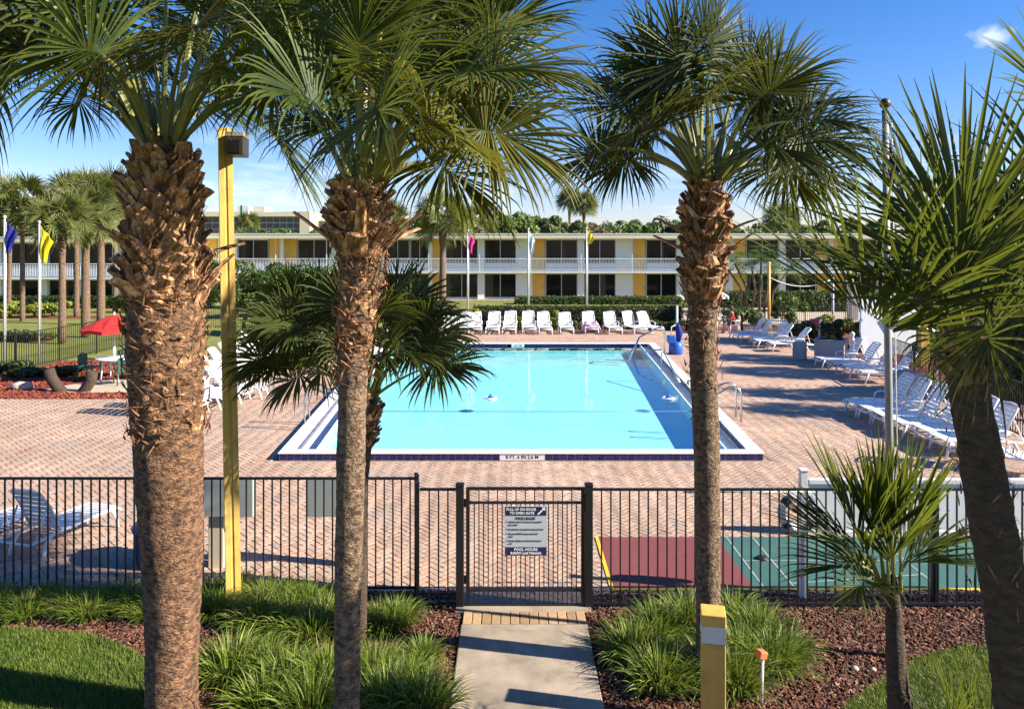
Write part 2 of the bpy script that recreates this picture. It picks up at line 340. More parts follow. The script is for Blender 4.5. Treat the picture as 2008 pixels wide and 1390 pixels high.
def text_mesh(body, size, m, name, parent, loc, rot=(R(90),0,0), align='CENTER', ex=.0012, bold=0.0):
    cu = bpy.data.curves.new(name,'FONT'); cu.body = body; cu.size = size; cu.align_x = align; cu.align_y = 'CENTER'; cu.extrude = ex; cu.offset = bold
    cu.resolution_u = 2
    tmp = bpy.data.objects.new(name, cu); C.objects.link(tmp)
    dg = bpy.context.evaluated_depsgraph_get(); me = bpy.data.meshes.new_from_object(tmp.evaluated_get(dg))
    bpy.data.objects.remove(tmp); me.materials.clear(); me.materials.append(m); me.name = name
    o = link(me, name, parent, Vector(loc) - root_off(parent)); o.rotation_euler = rot; return o
# ================================================================ GROUND
PN, PF = 14.755, 32.26                                    # pool near and far edge
def eL(Y): return -4.66 + (Y-PN)/(PF-PN)*(-5.90+4.66)
def eR(Y): return 5.03 + (Y-PN)/(PF-PN)*(6.21-5.03)
def pq(l, r, n, f):                                       # the pool outline pulled in by l, r, n, f
    a, b = PN+n, PF-f
    return [(eL(a)+l,a),(eR(a)-r,a),(eR(b)-r,b),(eL(b)+l,b)]
def sheet(name, polys, z, m, label=None):
    b = MB()
    for p in polys:
        b.add([(x,y,z) for x,y in p], [tuple(range(len(p)))])
    o = b.build(name, m); tag(o, label=label, kind='structure'); return o
BX0, BX1, BY0, BY1 = -7, 7.4, PN-.5, PF+.6
sheet('ground', [[(-1500,-60),(1500,-60),(1500,BY0),(-1500,BY0)], [(-1500,BY1),(1500,BY1),(1500,3000),(-1500,3000)],
                 [(-1500,BY0),(BX0,BY0),(BX0,BY1),(-1500,BY1)], [(BX1,BY0),(1500,BY0),(1500,BY1),(BX1,BY1)]], -.05, M['ground'])
# ---- pool deck: joint sand under the near pavers, and a far sheet where single pavers can no longer be told apart
YF = 23.0
def cut(ya, yb, x0, x1):                                  # deck strip from ya to yb with the pool left out
    a, b = max(ya, PN+.03), min(yb, PF-.03); out = []
    if ya < PN+.03: out.append([(x0,ya),(x1,ya),(x1,PN+.03),(x0,PN+.03)])
    if b > a:
        out.append([(x0,a),(eL(a)+.05,a),(eL(b)+.05,b),(x0,b)]); out.append([(eR(a)-.05,a),(x1,a),(x1,b),(eR(b)-.05,b)])
    if yb > PF-.03: out.append([(x0,PF-.03),(x1,PF-.03),(x1,yb),(x0,yb)])
    return out
DXR = 13.2
deck = sheet('pool_deck', cut(9.13, 20.9, -22, DXR)+cut(20.9, YF, -10.75, DXR)+[[(-.66,8.74),(.95,8.74),(.95,9.13),(-.66,9.13)]], -.014, M['paver_base'])
def far_paver():
    m = mat('paver_far', (.52,.345,.25), (.43,.285,.21), .9, .9, detail=8, dirt=((.42,.35,.30), .35, .5))
    t = m.node_tree; p = t.nodes['Principled BSDF']; src = p.inputs['Base Color'].links[0].from_socket
    co = N(t,'ShaderNodeTexCoord'); mp_ = N(t,'ShaderNodeMapping'); mp_.inputs['Rotation'].default_value = (0,0,R(45)); mp_.inputs['Scale'].default_value = (5,5,5)
    br = N(t,'ShaderNodeTexBrick'); br.inputs['Scale'].default_value = 1; br.inputs['Mortar Size'].default_value = .03
    br.inputs['Color1'].default_value = (1.15,1.1,1.08,1); br.inputs['Color2'].default_value = (.78,.78,.80,1); br.inputs['Mortar'].default_value = (.45,.43,.42,1)
    br.inputs['Brick Width'].default_value = 1; br.inputs['Row Height'].default_value = .5
    t.links.new(co.outputs['Object'], mp_.inputs[0]); t.links.new(mp_.outputs[0], br.inputs['Vector'])
    mm = N(t,'ShaderNodeMixRGB', blend_type='MULTIPLY'); mm.inputs['Fac'].default_value = 1
    t.links.new(src, mm.inputs['Color1']); t.links.new(br.outputs['Color'], mm.inputs['Color2']); t.links.new(mm.outputs[0], p.inputs['Base Color'])
    return m
M['paver_far'] = far_paver()
sheet('far_pool_deck', cut(YF, 38.9, -11.6, 13.4), -.004, M['paver_far'])
PAL = np.array([(.60,.39,.275),(.54,.335,.235),(.64,.44,.32),(.49,.315,.23),(.57,.40,.295),(.48,.37,.30),(.62,.395,.28)])
def make_pavers():
    rng = np.random.default_rng(4); a = .105; c45 = math.sqrt(.5); g = .004
    cells = []
    n = int(30/a)
    ii, jj = np.meshgrid(np.arange(-n, n), np.arange(-n, n)); k = (ii-jj) % 4
    for kk, horiz in ((0,True),(2,False)):
        sel = k == kk; i, j = ii[sel], jj[sel]
        cx = (i+1)*a if horiz else (i+.5)*a; cy = (j+.5)*a if horiz else j*a
        X = (cx-cy)*c45; Y = (cx+cy)*c45 + 16
        ok = (Y > 8.72) & (Y < YF) & (np.abs(X) < np.maximum(.72*Y+1, 5))
        ok &= ~((X < -10.7) & (Y > 20.85)) & (X < DXR-.1)
        ok &= ~((Y < 9.2) & ((X < -.62) | (X > .91)))
        inp = (Y > PN-.08) & (X > -4.66+(Y-PN)/(PF-PN)*(-1.24)-.08) & (X < 5.03+(Y-PN)/(PF-PN)*1.18+.08)
        ok &= ~inp
        ok &= ~((X > 1.36) & (X < 7.9) & (Y > 9.05) & (Y < 10.7))
        cells.append((X[ok], Y[ok], horiz))
    X = np.concatenate([c_[0] for c_ in cells]); Y = np.concatenate([c_[1] for c_ in cells])
    hz = np.concatenate([np.full(len(c_[0]), c_[2]) for c_ in cells])
    col = (PAL[rng.integers(0, len(PAL), len(X))]*.7+PAL.mean(0)*.3) * rng.uniform(.92, 1.08, (len(X),1))
    # broad worn patches of laid-together batches
    pt = np.array([noise.noise(Vector((x*.5, y*.5, 3))) for x, y in zip(X, Y)]); p2 = np.array([noise.noise(Vector((x*1.7, y*1.7, 9))) for x, y in zip(X, Y)]); col = col*(1+.28*pt[:,None]+.16*p2[:,None])
    L, W = 2*a-g, a-g; bv = .006
    def geo(x, y, h, dz, tx, ty):
        an = R(45) + (0 if h else R(90)); u = np.array((math.cos(an), math.sin(an))); v = np.array((-u[1], u[0]))
        P = []
        for z, s in ((-.03,0),(-.006,0),(0,bv)):
            for su, sv in ((-1,-1),(1,-1),(1,1),(-1,1)):
                q = np.array((x,y)) + u*su*(L/2-s) + v*sv*(W/2-s)
                P.append((q[0], q[1], z+dz + su*tx + sv*ty))
        return P
    FQ = [(0,1,5,4),(1,2,6,5),(2,3,7,6),(3,0,4,7),(4,5,9,8),(5,6,10,9),(6,7,11,10),(7,4,8,11),(8,9,10,11)]
    inview = (np.abs(X)/Y < .69) & (Y > 9.2)
    order = np.argsort(np.where(inview, Y, 999)); first = set(order[:300].tolist())
    V, Fs, Cc = [], [], []; fq = np.array(FQ)
    tilt = rng.normal(0, .0011, (len(X),2)); dzs = rng.normal(0, .0012, len(X))
    variants = []
    for h in (True, False):
        for q in range(7):
            me = fast_mesh('paver', geo(0,0,h,0,tilt[q,0],tilt[q,1]), FQ, M['paver'], col=PAL[q]); variants.append((h,q,me))
    base = 0
    for i in range(len(X)):
        if i in first:
            vs_ = [me for h,q,me in variants if h == hz[i]]
            link(vs_[rng.integers(0,7)], 'paver', deck, (X[i],Y[i],dzs[i]))
        else:
            V.append(geo(X[i],Y[i],hz[i],dzs[i],*tilt[i])); Fs.append(fq+base); base += 12; Cc.append(np.repeat(col[i][None],12,0))
    o = bulk('paver_field', np.array(V).reshape(-1,3), np.concatenate(Fs), M['paver'], parent=deck, col=np.concatenate(Cc)); o['kind'] = 'stuff'
make_pavers()
# ---- planting bed, lawns, path
sheet('mulch_bed', [[(-9,2.5),(9,2.5),(9,9.13),(-9,9.13)]], -.02, M['mulch'])
LAWN_L = [(-9,2.5),(-3.2,2.5),(-3.25,6.8),(-3.45,7.25),(-3.95,7.75),(-4.6,8.08),(-5.6,8.22),(-9,8.25)]
LAWN_R = [tuple(G(*p)[:2]) for p in ((1650,1388),(1722,1338),(1800,1290),(1890,1267),(2030,1268))]
LAWN_R = [(3.1,2.5)]+[LAWN_R[0]]+LAWN_R[1:]+[(9,7.9),(9,2.5)]
LAWN_R = LAWN_R[::-1]
lawn_l = sheet('lawn', [LAWN_L], -.008, M['soil']); lawn_r = sheet('lawn', [LAWN_R[::-1]], -.008, M['soil'])
path = MB(); path.bx(-.57,.84,2.5,5.6,-.06,.03); path.bx(-.57,.84,5.612,8.255,-.06,.03)
path = tag(path.build('path', M['concrete'], bevel=.012), kind='structure')
em = MB(); em.bx(-.1,.1,-.055,.055,-.05,.003); em = em.mesh('edge_brick', M['brick_edge'])
for i in range(38):
    x = -8.55+i*.208
    link(em, 'edge_brick', deck, (x,9.13,random.Random(i).uniform(-.001,.001)))
for i in range(2): link(em, 'edge_brick', deck, (.99+i*.205,9.13,0)).scale.x = .9
for i in range(13):
    b = MB(); x = -.555+i*.1075; b.bx(x,x+.099,8.265,8.545,-.05,.028+random.Random(i).uniform(-.003,.003))
    b.build('brick', M['brick_tan'], parent=path, bevel=.006)
b = MB(); b.bx(-.66,.92,8.55,8.76,-.05,.022); tag(b.build('gate_threshold', M['concrete'], bevel=.008), kind='structure')
b = MB(); b.bx(1.0,9.3,9.02,9.12,-.04,.006); tag(b.build('kerb_strip', M['concrete']), kind='structure')
# ---- shuffleboard court
def rect(n, x0, x1, y0, y1, z, m): return sheet(n, [[(x0,y0),(x1,y0),(x1,y1),(x0,y1)]], z, m)
crt = rect('court_surface', 1.26, 3.0, 9.16, 10.82, .004, M['court_red'])
rect('court_surface', 3.0, 8.0, 9.16, 10.82, .004, M['court_teal'])
b = MB(); b.bx(1.215,1.262,9.14,10.82,-.01,.010); b.bx(1.262,8.0,9.12,9.175,-.01,.010); tag(b.build('court_border', M['line_yellow']), kind='structure')
b = MB()
for x0, x1 in ((3.12,3.145),(3.50,3.525),(5.3,5.325)): b.add([(x0,9.2,.008),(x1,9.2,.008),(x1,10.8,.008),(x0,10.8,.008)],[(0,1,2,3)])
b.add([(3.15,9.98,.0082),(5.3,9.98,.0082),(5.3,10.0,.0082),(3.15,10.0,.0082)],[(0,1,2,3)])
b.add([(3.53,9.3,.0084),(5.3,9.55,.0084),(5.3,9.575,.0084),(3.53,9.325,.0084)],[(0,1,2,3)])
tag(b.build('court_lines', M['line_white']), kind='structure')
d = MB(); d.lathe([(.001,.03),(.06,.03),(.074,.02),(.074,0)], 20, (3.4,10.05,.009)); tag(d.build('shuffleboard_disc', M['ink'], origin=(3.4,10.05,.0)), 'small black disc lying on the teal shuffleboard court', 'disc')
rect('tennis_court', 11.4, 40, 13.5, 21.5, -.03, M['court_red'])
# ---- left side beds and pad
sheet('red_mulch_bed', [[(-22,20.9),(-10.75,20.9),(-10.75,24.8),(-11.2,28),(-14,29.8),(-16.4,28.8),(-17.2,24.8),(-22,24)]], -.03, M['mulch_red'])
sheet('concrete_pad', [[(-14.4,22.0),(-10.9,21.75),(-10.9,24.2),(-12.6,24.3),(-13.6,23.5)]], -.012, M['tan_pave'])
sheet('red_mulch_strip', [[(-40,46.0),(-24,45.6),(-24,47.4),(-40,48)],[(-26,33.4),(-21.5,34.2),(-22.5,37),(-27,36.6)]], -.03, M['mulch_red'])
sheet('parking_pavement', [[(7.6,40.9),(60,40.9),(60,54),(7.6,54)]], -.03, M['tan_pave'])
sheet('shrub_bed', [[(-6,38.9),(14,38.9),(14,40.9),(-6,40.9)],[(13.5,26),(18,24),(20,40),(14,40.5)]], -.035, M['mulch_red'])
# ================================================================ POOL
pool = thing('swimming_pool', 'raised rectangular swimming pool with white coping, navy tile band and turquoise water', 'swimming pool', (0,PN,0))
def ring(b, o_, i_, z0, z1, mi=0):
    for k in range(4):
        p = [o_[k], o_[(k+1)%4], i_[(k+1)%4], i_[k]]; b.prism(p, z0, z1, mi)
b = MB(); ring(b, pq(-.012,-.012,-.012,-.012), pq(.28,.28,.28,.28), .130, .152)
b.build('coping', M['coping'], parent=pool, bevel=.006)
b = MB(); ring(b, pq(.012,.012,.012,.012), pq(.262,.262,.262,.262), -.15, .130); b.build('pool_wall', M['grout'], parent=pool)
# front band, tile by tile, with the depth marker in its middle
mk0, mk1 = (980-CX)*PN/F, (1068-CX)*PN/F
tw = .149; tile_me = None
def tile_row(xa, xb):
    global tile_me
    n = round((xb-xa)/tw); st = (xb-xa)/n
    for i in range(n):
        if tile_me is None:
            t = MB(); t.bx(-.067,.067,-.008,.004,-.058,.058); tile_me = t.mesh('tile', M['tile_navy'])
        o = link(tile_me, 'tile', pool, (xa+(i+.5)*st, .012, .066)); o.scale.x = (st-.013)/.134
tile_row(eL(PN)+.015, mk0-.004); tile_row(mk1+.004, eR(PN)-.015)
b = MB(); b.bx(mk0,mk1,PN+.003,PN+.016,.004,.128); mkr = b.build('depth_marker', M['tile_white'], parent=pool)
text_mesh('8 FT. 6 IN 2.6 M', .098, M['ink'], 'lettering', mkr, ((mk0+mk1)/2, PN+.002, .066), bold=.0015)
sc_ = mkr.children[0]; sc_.scale = (.83*(mk1-mk0)/max(.1, sc_.dimensions.x or .8), 1, 1) if False else (1.0,1,1)
# side and far tile bands (too small to pick apart): one joined part
b = MB()
def side_tiles(fn, y0, y1, dx, z0, z1, step=.155):
    y = y0
    while y < y1-step:
        xa, xb = fn(y+.006), fn(y+step-.006)
        s = .006 if dx > 0 else -.006
        b.add([(xa+s,y+.006,z0),(xb+s,y+step-.006,z0),(xb+s,y+step-.006,z1),(xa+s,y+.006,z1),(xa-s,y+.006,z0),(xb-s,y+step-.006,z0),(xb-s,y+step-.006,z1),(xa-s,y+.006,z1)],
              [(0,1,2,3),(4,5,6,7),(3,2,6,7),(0,4,5,1),(0,3,7,4),(1,2,6,5)]); y += step
side_tiles(lambda y: eL(y)+.010, PN+.02, PF, 1, .01, .126); side_tiles(lambda y: eR(y)-.010, PN+.02, PF, 1, .01, .126)
side_tiles(lambda y: eL(y)+.266, PN+.28, PF-.28, 1, -.02, .126); side_tiles(lambda y: eR(y)-.266, PN+.28, PF-.28, 1, -.02, .126)
x = eL(PF)+.3
while x < eR(PF)-.45:
    if not (-.02 < x-(1003-CX)*PF/F+.15 < .72): b.bx(x+.006,x+.149,PF-.268,PF-.258,.0,.127)
    x += .155
o = b.build('tile_band', M['tile_navy'], parent=pool); o['kind'] = 'stuff'
fx = (1003-CX)*PF/F; b = MB(); b.bx(fx,fx+.56,PF-.275,PF-.262,.0,.128); b.bx(fx,fx+.56,PF-.275,PF-.05,.1525,.156)
fm = b.build('depth_marker', M['tile_white'], parent=pool, ); text_mesh('3 FT. 0 IN', .085, M['ink'], 'lettering', fm, (fx+.28, PF-.278, .066))
# gutters left and right, basin, water
b = MB()
def strip(fn, i0, i1, sgn, z0, z1, mi=0):
    a, c = PN+.27, PF-.27
    p = [(fn(a)+sgn*i0,a),(fn(a)+sgn*i1,a),(fn(c)+sgn*i1,c),(fn(c)+sgn*i0,c)]
    if sgn < 0: p = [p[1],p[0],p[3],p[2]]
    b.prism(p, z0, z1, mi)
strip(eL,.25,.66,1,-.2,-.05); strip(eR,.25,.66,-1,-.2,-.05); b.build('gutter', M['coping'], parent=pool)
b = MB(); strip(eL,.60,.69,1,-.3,.06); strip(eR,.60,.69,-1,-.3,.06); b.build('gutter_lip', M['coping'], parent=pool, bevel=.01)
q = pq(.68,.68,.262,.262); zf = -.32; b = MB()
for k in range(4):
    a, c = q[k], q[(k+1)%4]; b.add([(*a,.12),(*c,.12),(*c,zf),(*a,zf)],[(3,2,1,0)])
b.add([(*p,zf) for p in q],[(0,1,2,3)]); b.build('basin', M['plaster'], parent=pool)
b = MB(); q = pq(.69,.69,.262,.262); b.add([(*p,.045) for p in q],[(0,1,2,3)]); wt = b.build('water', M['water'], parent=pool)
b = MB(); ya = 19.0; b.tube([(eL(ya)+.69,ya,.055),(0,ya,.048),(eR(ya)-.69,ya,.055)], .008, 6)
tag(b.build('safety_rope', M['lift_blue'], origin=(0,ya,.05)), 'thin dark safety rope stretched across the pool near its deep end', 'rope')
for px, nm in ((962,'small blue float lying left of the middle in the pool water'),(1311,'small blue float in the pool water near its right side')):
    p = G(px,782,.05); b = MB(); b.lathe([(.001,-.05),(.10,-.04),(.13,.01),(.09,.06),(.03,.09),(.03,.13),(.001,.135)], 14, p); b.lathe([(.16,-.01),(.20,.02),(.16,.05),(.13,.02)], 14, p, mi=1)
    tag(b.build('pool_float', [M['lift_blue'],M['white_plastic']], origin=p), nm, 'float', 'floats on the pool water')
# handrails: bent tubes standing on the coping
def handrail(name, label, base, d, w_, hgt, run, drop):
    t = thing(name, label, 'handrail', base); dv = Vector(d).normalized(); sv = Vector((-dv.y, dv.x, 0)); B = Vector(base)
    for s in (-.5,.5):
        o_ = B + sv*w_*s; pts = [o_]
        pts += [o_+Vector((0,0,hgt*.82)), o_+dv*.04+Vector((0,0,hgt*.94)), o_+dv*.14+Vector((0,0,hgt)), o_+dv*.28+Vector((0,0,hgt*.98)), o_+dv*run*.7+Vector((0,0,hgt*.62)), o_+dv*run+Vector((0,0,-drop))]
        bb = MB(); bb.tube(pts, .022, 10); bb.build('rail_tube', M['steel'], parent=t)
    return t
p = G(602,826,.15); handrail('handrail', 'bent steel handrail on the left coping of the pool', p, (1,.08,0), .55, .82, 1.1, .1)
p = G(1448,822,.15); handrail('handrail', 'bent steel handrail on the right coping of the pool', p, (-1,.08,0), .55, .82, 1.1, .1)
p = G(1303,690,.15); handrail('handrail', 'long sloping steel stair rail at the far right corner of the pool', p, (-1,-.35,0), .06, 1.0, 1.6, .3)
p = Vector((eR(25.2)-.64,25.2,.06)); b = MB(); b.tube([p, p+Vector((0,0,.62)), p+Vector((.05,-.12,.68)), p+Vector((.1,-2.3,.02))], .022, 8)
tag(b.build('grab_rail', M['steel'], origin=p), 'low slanting steel grab rail along the right gutter of the pool', 'handrail')
# ================================================================ BUILDINGS
M['glass_brown'] = mat('curtained_glass', (.034,.027,.020), (.010,.009,.008), 3, .12, stretch=(5,1,.06), spec=.22)
def motel(name, label, segs, Ys, zb, x_px, scale_px, rails_from=None):
    """two storeys of rooms behind a walkway: segs are (photo x0, photo x1, kind) at the facade"""
    Yf = Ys + 1.0; t = thing(name, label, 'motel', ((x_px[0]+x_px[1]-2*CX)/2*Ys/F, Ys, zb))
    def X(px): return (px-CX)*Yf/F
    xa, xb = (x_px[0]-CX)*Ys/F, (x_px[1]-CX)*Ys/F
    z1, zr = zb+2.42, zb+5.14
    b = MB(); b.bx(xa+.3,xb-.3,Yf+.12,Yf+8,zb-.3,zr); b.build('room_block', M['wall_pale'], parent=t)
    b = MB(); b.bx(xa,xb,Ys-.45,Yf+8.4,zr,zr+.40); b.build('roof', M['fascia'], parent=t)
    b = MB(); b.bx(xa-.03,xb+.03,Ys-.48,Yf+8.45,zr+.34,zr+.43); b.build('roof_edge', M['slab'], parent=t)
    b = MB(); b.bx(xa,xb,Ys,Yf+.119,z1-.18,z1); b.build('walkway_slab', M['slab'], parent=t)
    b = MB(); b.bx(xa,xb,Ys-.6,Yf+.1,zb-.3,zb); b.build('ground_walk', M['concrete'], parent=t)
    for i,(p0,p1,k) in enumerate(segs):
        x0, x1 = X(p0), X(p1); rr = random.Random(i*7+int(Ys))
        for fl,(za,zt) in enumerate(((zb,z1-.18),(z1,zr))):
            if k == 'w':
                b = MB(); b.bx(x0,x1,Yf-.06 if x1-x0 > .9 else Yf-.3,Yf+.13,za,zt); b.build('wall', M['wall_pale'], parent=t)
            elif k == 'd':
                b = MB(); b.bx(x0,x1,Yf-.02,Yf+.13,za,zt); b.bx(x0+.03,x1-.03,Yf-.035,Yf-.02,zt-.42,zt-.36); dd = b.build('door', M['door_orange'], parent=t)
                b = MB(); b.bx(x1-.16,x1-.08,Yf-.09,Yf-.03,za+.95,za+1.05); b.build('handle', M['steel'], parent=dd)
            else:
                lo = za+(.62 if fl else .12); f_ = .055; b = MB(); xm = (x0+x1)/2
                for bb in ((x0,x0+f_,lo,zt-.08),(x1-f_,x1,lo,zt-.08),(xm-f_*.6,xm+f_*.6,lo,zt-.08)): b.bx(bb[0],bb[1],Yf-.03,Yf+.05,bb[2],bb[3])
                for zz in (lo,zt-.13): b.bx(x0+f_,x1-f_,Yf-.028,Yf+.05,zz,zz+.05)
                wn = b.build('window', M['frame_alu'], parent=t)
                for a_, c_ in ((x0+f_,xm-f_*.6),(xm+f_*.6,x1-f_)):
                    b = MB(); b.bx(a_,c_,Yf+.01,Yf+.03,lo+.05,zt-.13); b.build('pane', M['glass_brown'] if rr.random() < .4 else M['glass'], parent=wn)
                if rr.random() < .45:
                    cw = rr.uniform(.25,.75); b = MB(); cx0 = x0+f_ if rr.random() < .5 else xm+f_*.6
                    for ci in range(int(cw*9)): b.bx(cx0+ci*.12,cx0+ci*.12+.10,Yf+.002+.004*(ci%2),Yf+.009,lo+.055,zt-.135)
                    b.build('curtain', M['curtain'], parent=wn)['kind'] = 'stuff'
                b = MB(); b.bx(x0-.01,x1+.01,Yf-.05,Yf+.13,za,lo-.002); b.build('sill_or_reflection', M['rail_white'] if fl else M['wall_pale'], parent=t); b = MB(); b.bx(x0-.01,x1+.01,Yf-.05,Yf+.13,zt-.078,zt); b.build('header_panel', M['wall_pale'], parent=t)  # upper pale blue panels stand in for reflection in the glass
    # walkway railing, bay by bay
    n = max(1, round((xb-xa)/4.26)); st = (xb-xa)/n
    for i in range(n):
        x0, x1 = xa+i*st, xa+(i+1)*st; b = MB()
        b.bx(x0,x1,Ys+.03,Ys+.10,z1+1.0,z1+1.06); b.bx(x0,x1,Ys+.04,Ys+.09,z1+.08,z1+.12)
        m_ = int((x1-x0)/.125)
        for j in range(1,m_): xx = x0+(x1-x0)*j/m_; b.bx(xx-.013,xx+.013,Ys+.052,Ys+.078,z1+.12,z1+1.0)
        r_ = b.build('railing', M['rail_white'], parent=t); r_['kind'] = 'stuff'
        b = MB(); b.bx(x0-.03,x0+.03,Ys+.035,Ys+.095,z1,zr); b.build('post', M['rail_white'], parent=t)
    return t
SEG = [(345,400,'f'),(402,426,'d'),(428,456,'w'),(467,527,'f'),(456,467,'w'),(529,551,'d'),(551,558,'w'),(558,582,'d'),(584,648,'f'),(648,663,'w'),(663,726,'f'),(726,756,'w'),
 (757,803,'f'),(805,841,'f'),(842,848,'w'),(848,870,'d'),(874,937,'f'),(937,950,'w'),(950,1012,'f'),(1012,1044,'w'),(1044,1068,'d'),(1070,1132,'f'),(1132,1145,'w'),(1145,1207,'f'),
 (1207,1241,'w'),(1241,1265,'d'),(1267,1326,'f'),(1326,1340,'w'),(1340,1402,'f'),(1402,1437,'w'),(1437,1461,'d'),(1463,1526,'f'),(1526,1538,'w'),(1538,1600,'f'),(1602,1623,'d'),
 (1623,1632,'w'),(1632,1654,'d'),(1656,1718,'f'),(1718,1731,'w'),(1731,1793,'f'),(1793,1827,'w'),(1827,1851,'d'),(1853,1915,'f'),(1915,1928,'w'),(1928,1990,'f'),(1990,2030,'w'),(2032,2092,'f'),(2094,2118,'d'),(2118,2136,'w')]
motel('motel_building', 'long two storey motel with flat roof, white balcony railing and orange doors beyond the hedges', SEG, 62.2, 0.0, (340,2140), 23.3)
SEG2 = [(-170,-108,'f'),(-108,-82,'w'),(-80,-8,'f'),(-8,8,'w'),(8,82,'f'),(82,97,'w'),(97,152,'f'),(152,165,'w'),(165,224,'f'),(224,240,'w'),(240,300,'f'),(302,325,'d'),(325,336,'w')]
motel('motel_wing', 'shaded left wing of the two storey motel behind the palm row', SEG2, 57.8, -.35, (-190,330), 25.1)
# far hotel
hY = 220.0; t = thing('hotel_tower', 'distant cream hotel block with rows of dark windows rising above the motel roof', 'hotel', ((525-CX)*hY/F, hY, 0))
def hx(px): return (px-CX)*hY/F
def hz(py): return H-(py-HZ)*hY/F
b = MB(); b.bx(hx(330),hx(589),hY+1,hY+16,-1,hz(416)); b.build('main_block', M['hotel_wall'], parent=t)
b = MB(); b.bx(hx(329),hx(589),hY-.5,hY+1,hz(424.5),hz(415.5)); b.build('roof_band', M['fascia'], parent=t)
b = MB(); b.bx(hx(589),hx(609),hY-.8,hY+15,-1,hz(415)); b.build('end_wall', M['cream'], parent=t)
b = MB(); b.bx(hx(609.2),hx(645),hY+8,hY+20,-1,hz(427)); b.build('low_block', M['hotel_wall'], parent=t)
b = MB(); b.bx(hx(487),hx(510),hY+4,hY+12,hz(416),hz(404)); b.bx(hx(456),hx(474),hY+4,hY+12,hz(416),hz(403)); b.build('roof_house', M['hotel_wall'], parent=t)
for r_ in range(5):
    for c_ in range(19):
        x0 = hx(335+c_*13.3); z0 = hz(436+r_*11.5)
        b = MB(); b.bx(x0,x0+1.75,hY+.85,hY+.98,z0,z0+1.45); b.build('window', M['hotel_glass'], parent=t)
for r_ in range(3):
    for c_ in range(3):
        x0 = hx(612+c_*10.5); z0 = hz(443+r_*12); b = MB(); b.bx(x0,x0+1.35,hY+7.85,hY+7.98,z0,z0+1.7); b.build('window', M['hotel_glass'], parent=t)
sY = 150.0; t = thing('hotel_sign', 'tall blank white hotel sign with a green edge on two white legs', 'sign', ((479-CX)*sY/F, sY, 0))
b = MB(); b.bx((475-CX)*sY/F,(486.5-CX)*sY/F,sY,sY+.8,AT(0,422,sY).z,AT(0,403,sY).z); b.build('sign_face', M['white_plastic'], parent=t)
b = MB(); b.bx((470.5-CX)*sY/F,(475-CX)*sY/F-.02,sY+.05,sY+.7,AT(0,422,sY).z,AT(0,403,sY).z); b.build('sign_edge', M['green_paint'], parent=t)
for px in (473.5,482): b = MB(); b.bx((px-1-CX)*sY/F,(px+1-CX)*sY/F,sY+.2,sY+.5,-.1,AT(0,422,sY).z); b.build('leg', M['white_plastic'], parent=t)
# ================================================================ VEGETATION
def nrm(a): return a/np.maximum(np.linalg.norm(a, axis=-1, keepdims=True), 1e-9)
def ribbons(P, D, L, W, grav, K, rng, base_w=.6):
    """arching blades: start points, directions, lengths, half widths -> verts, quads, t"""
    n = len(P); up = np.array((0,0,1.)); side = nrm(np.cross(D, up) + rng.normal(0,.25,(n,3))); d = D.copy(); p = P.copy(); out = []
    for k in range(K+1):
        t = k/K; wd = W*(base_w+(1-base_w)*min(1,t*3))*(1 if t < .45 else max(.06,(1-t)/.55))
        out.append(np.stack((p-side*wd[:,None], p+side*wd[:,None]),1))
        p = p + d*(L/K)[:,None]; g = grav*(.25+1.5*t); d = nrm(d + np.array((0,0,-1.))*(g[:,None] if isinstance(g,np.ndarray) else g))
    V = np.stack(out,1).reshape(n,-1,3); m = (K+1)*2
    q = np.array([(2*k,2*k+1,2*k+3,2*k+2) for k in range(K)]); FQ = (q[None]+(np.arange(n)*m)[:,None,None]).reshape(-1,4)
    T = np.repeat(np.arange(K+1)/K,2)
    return V.reshape(-1,3), FQ, np.tile(T,n), m
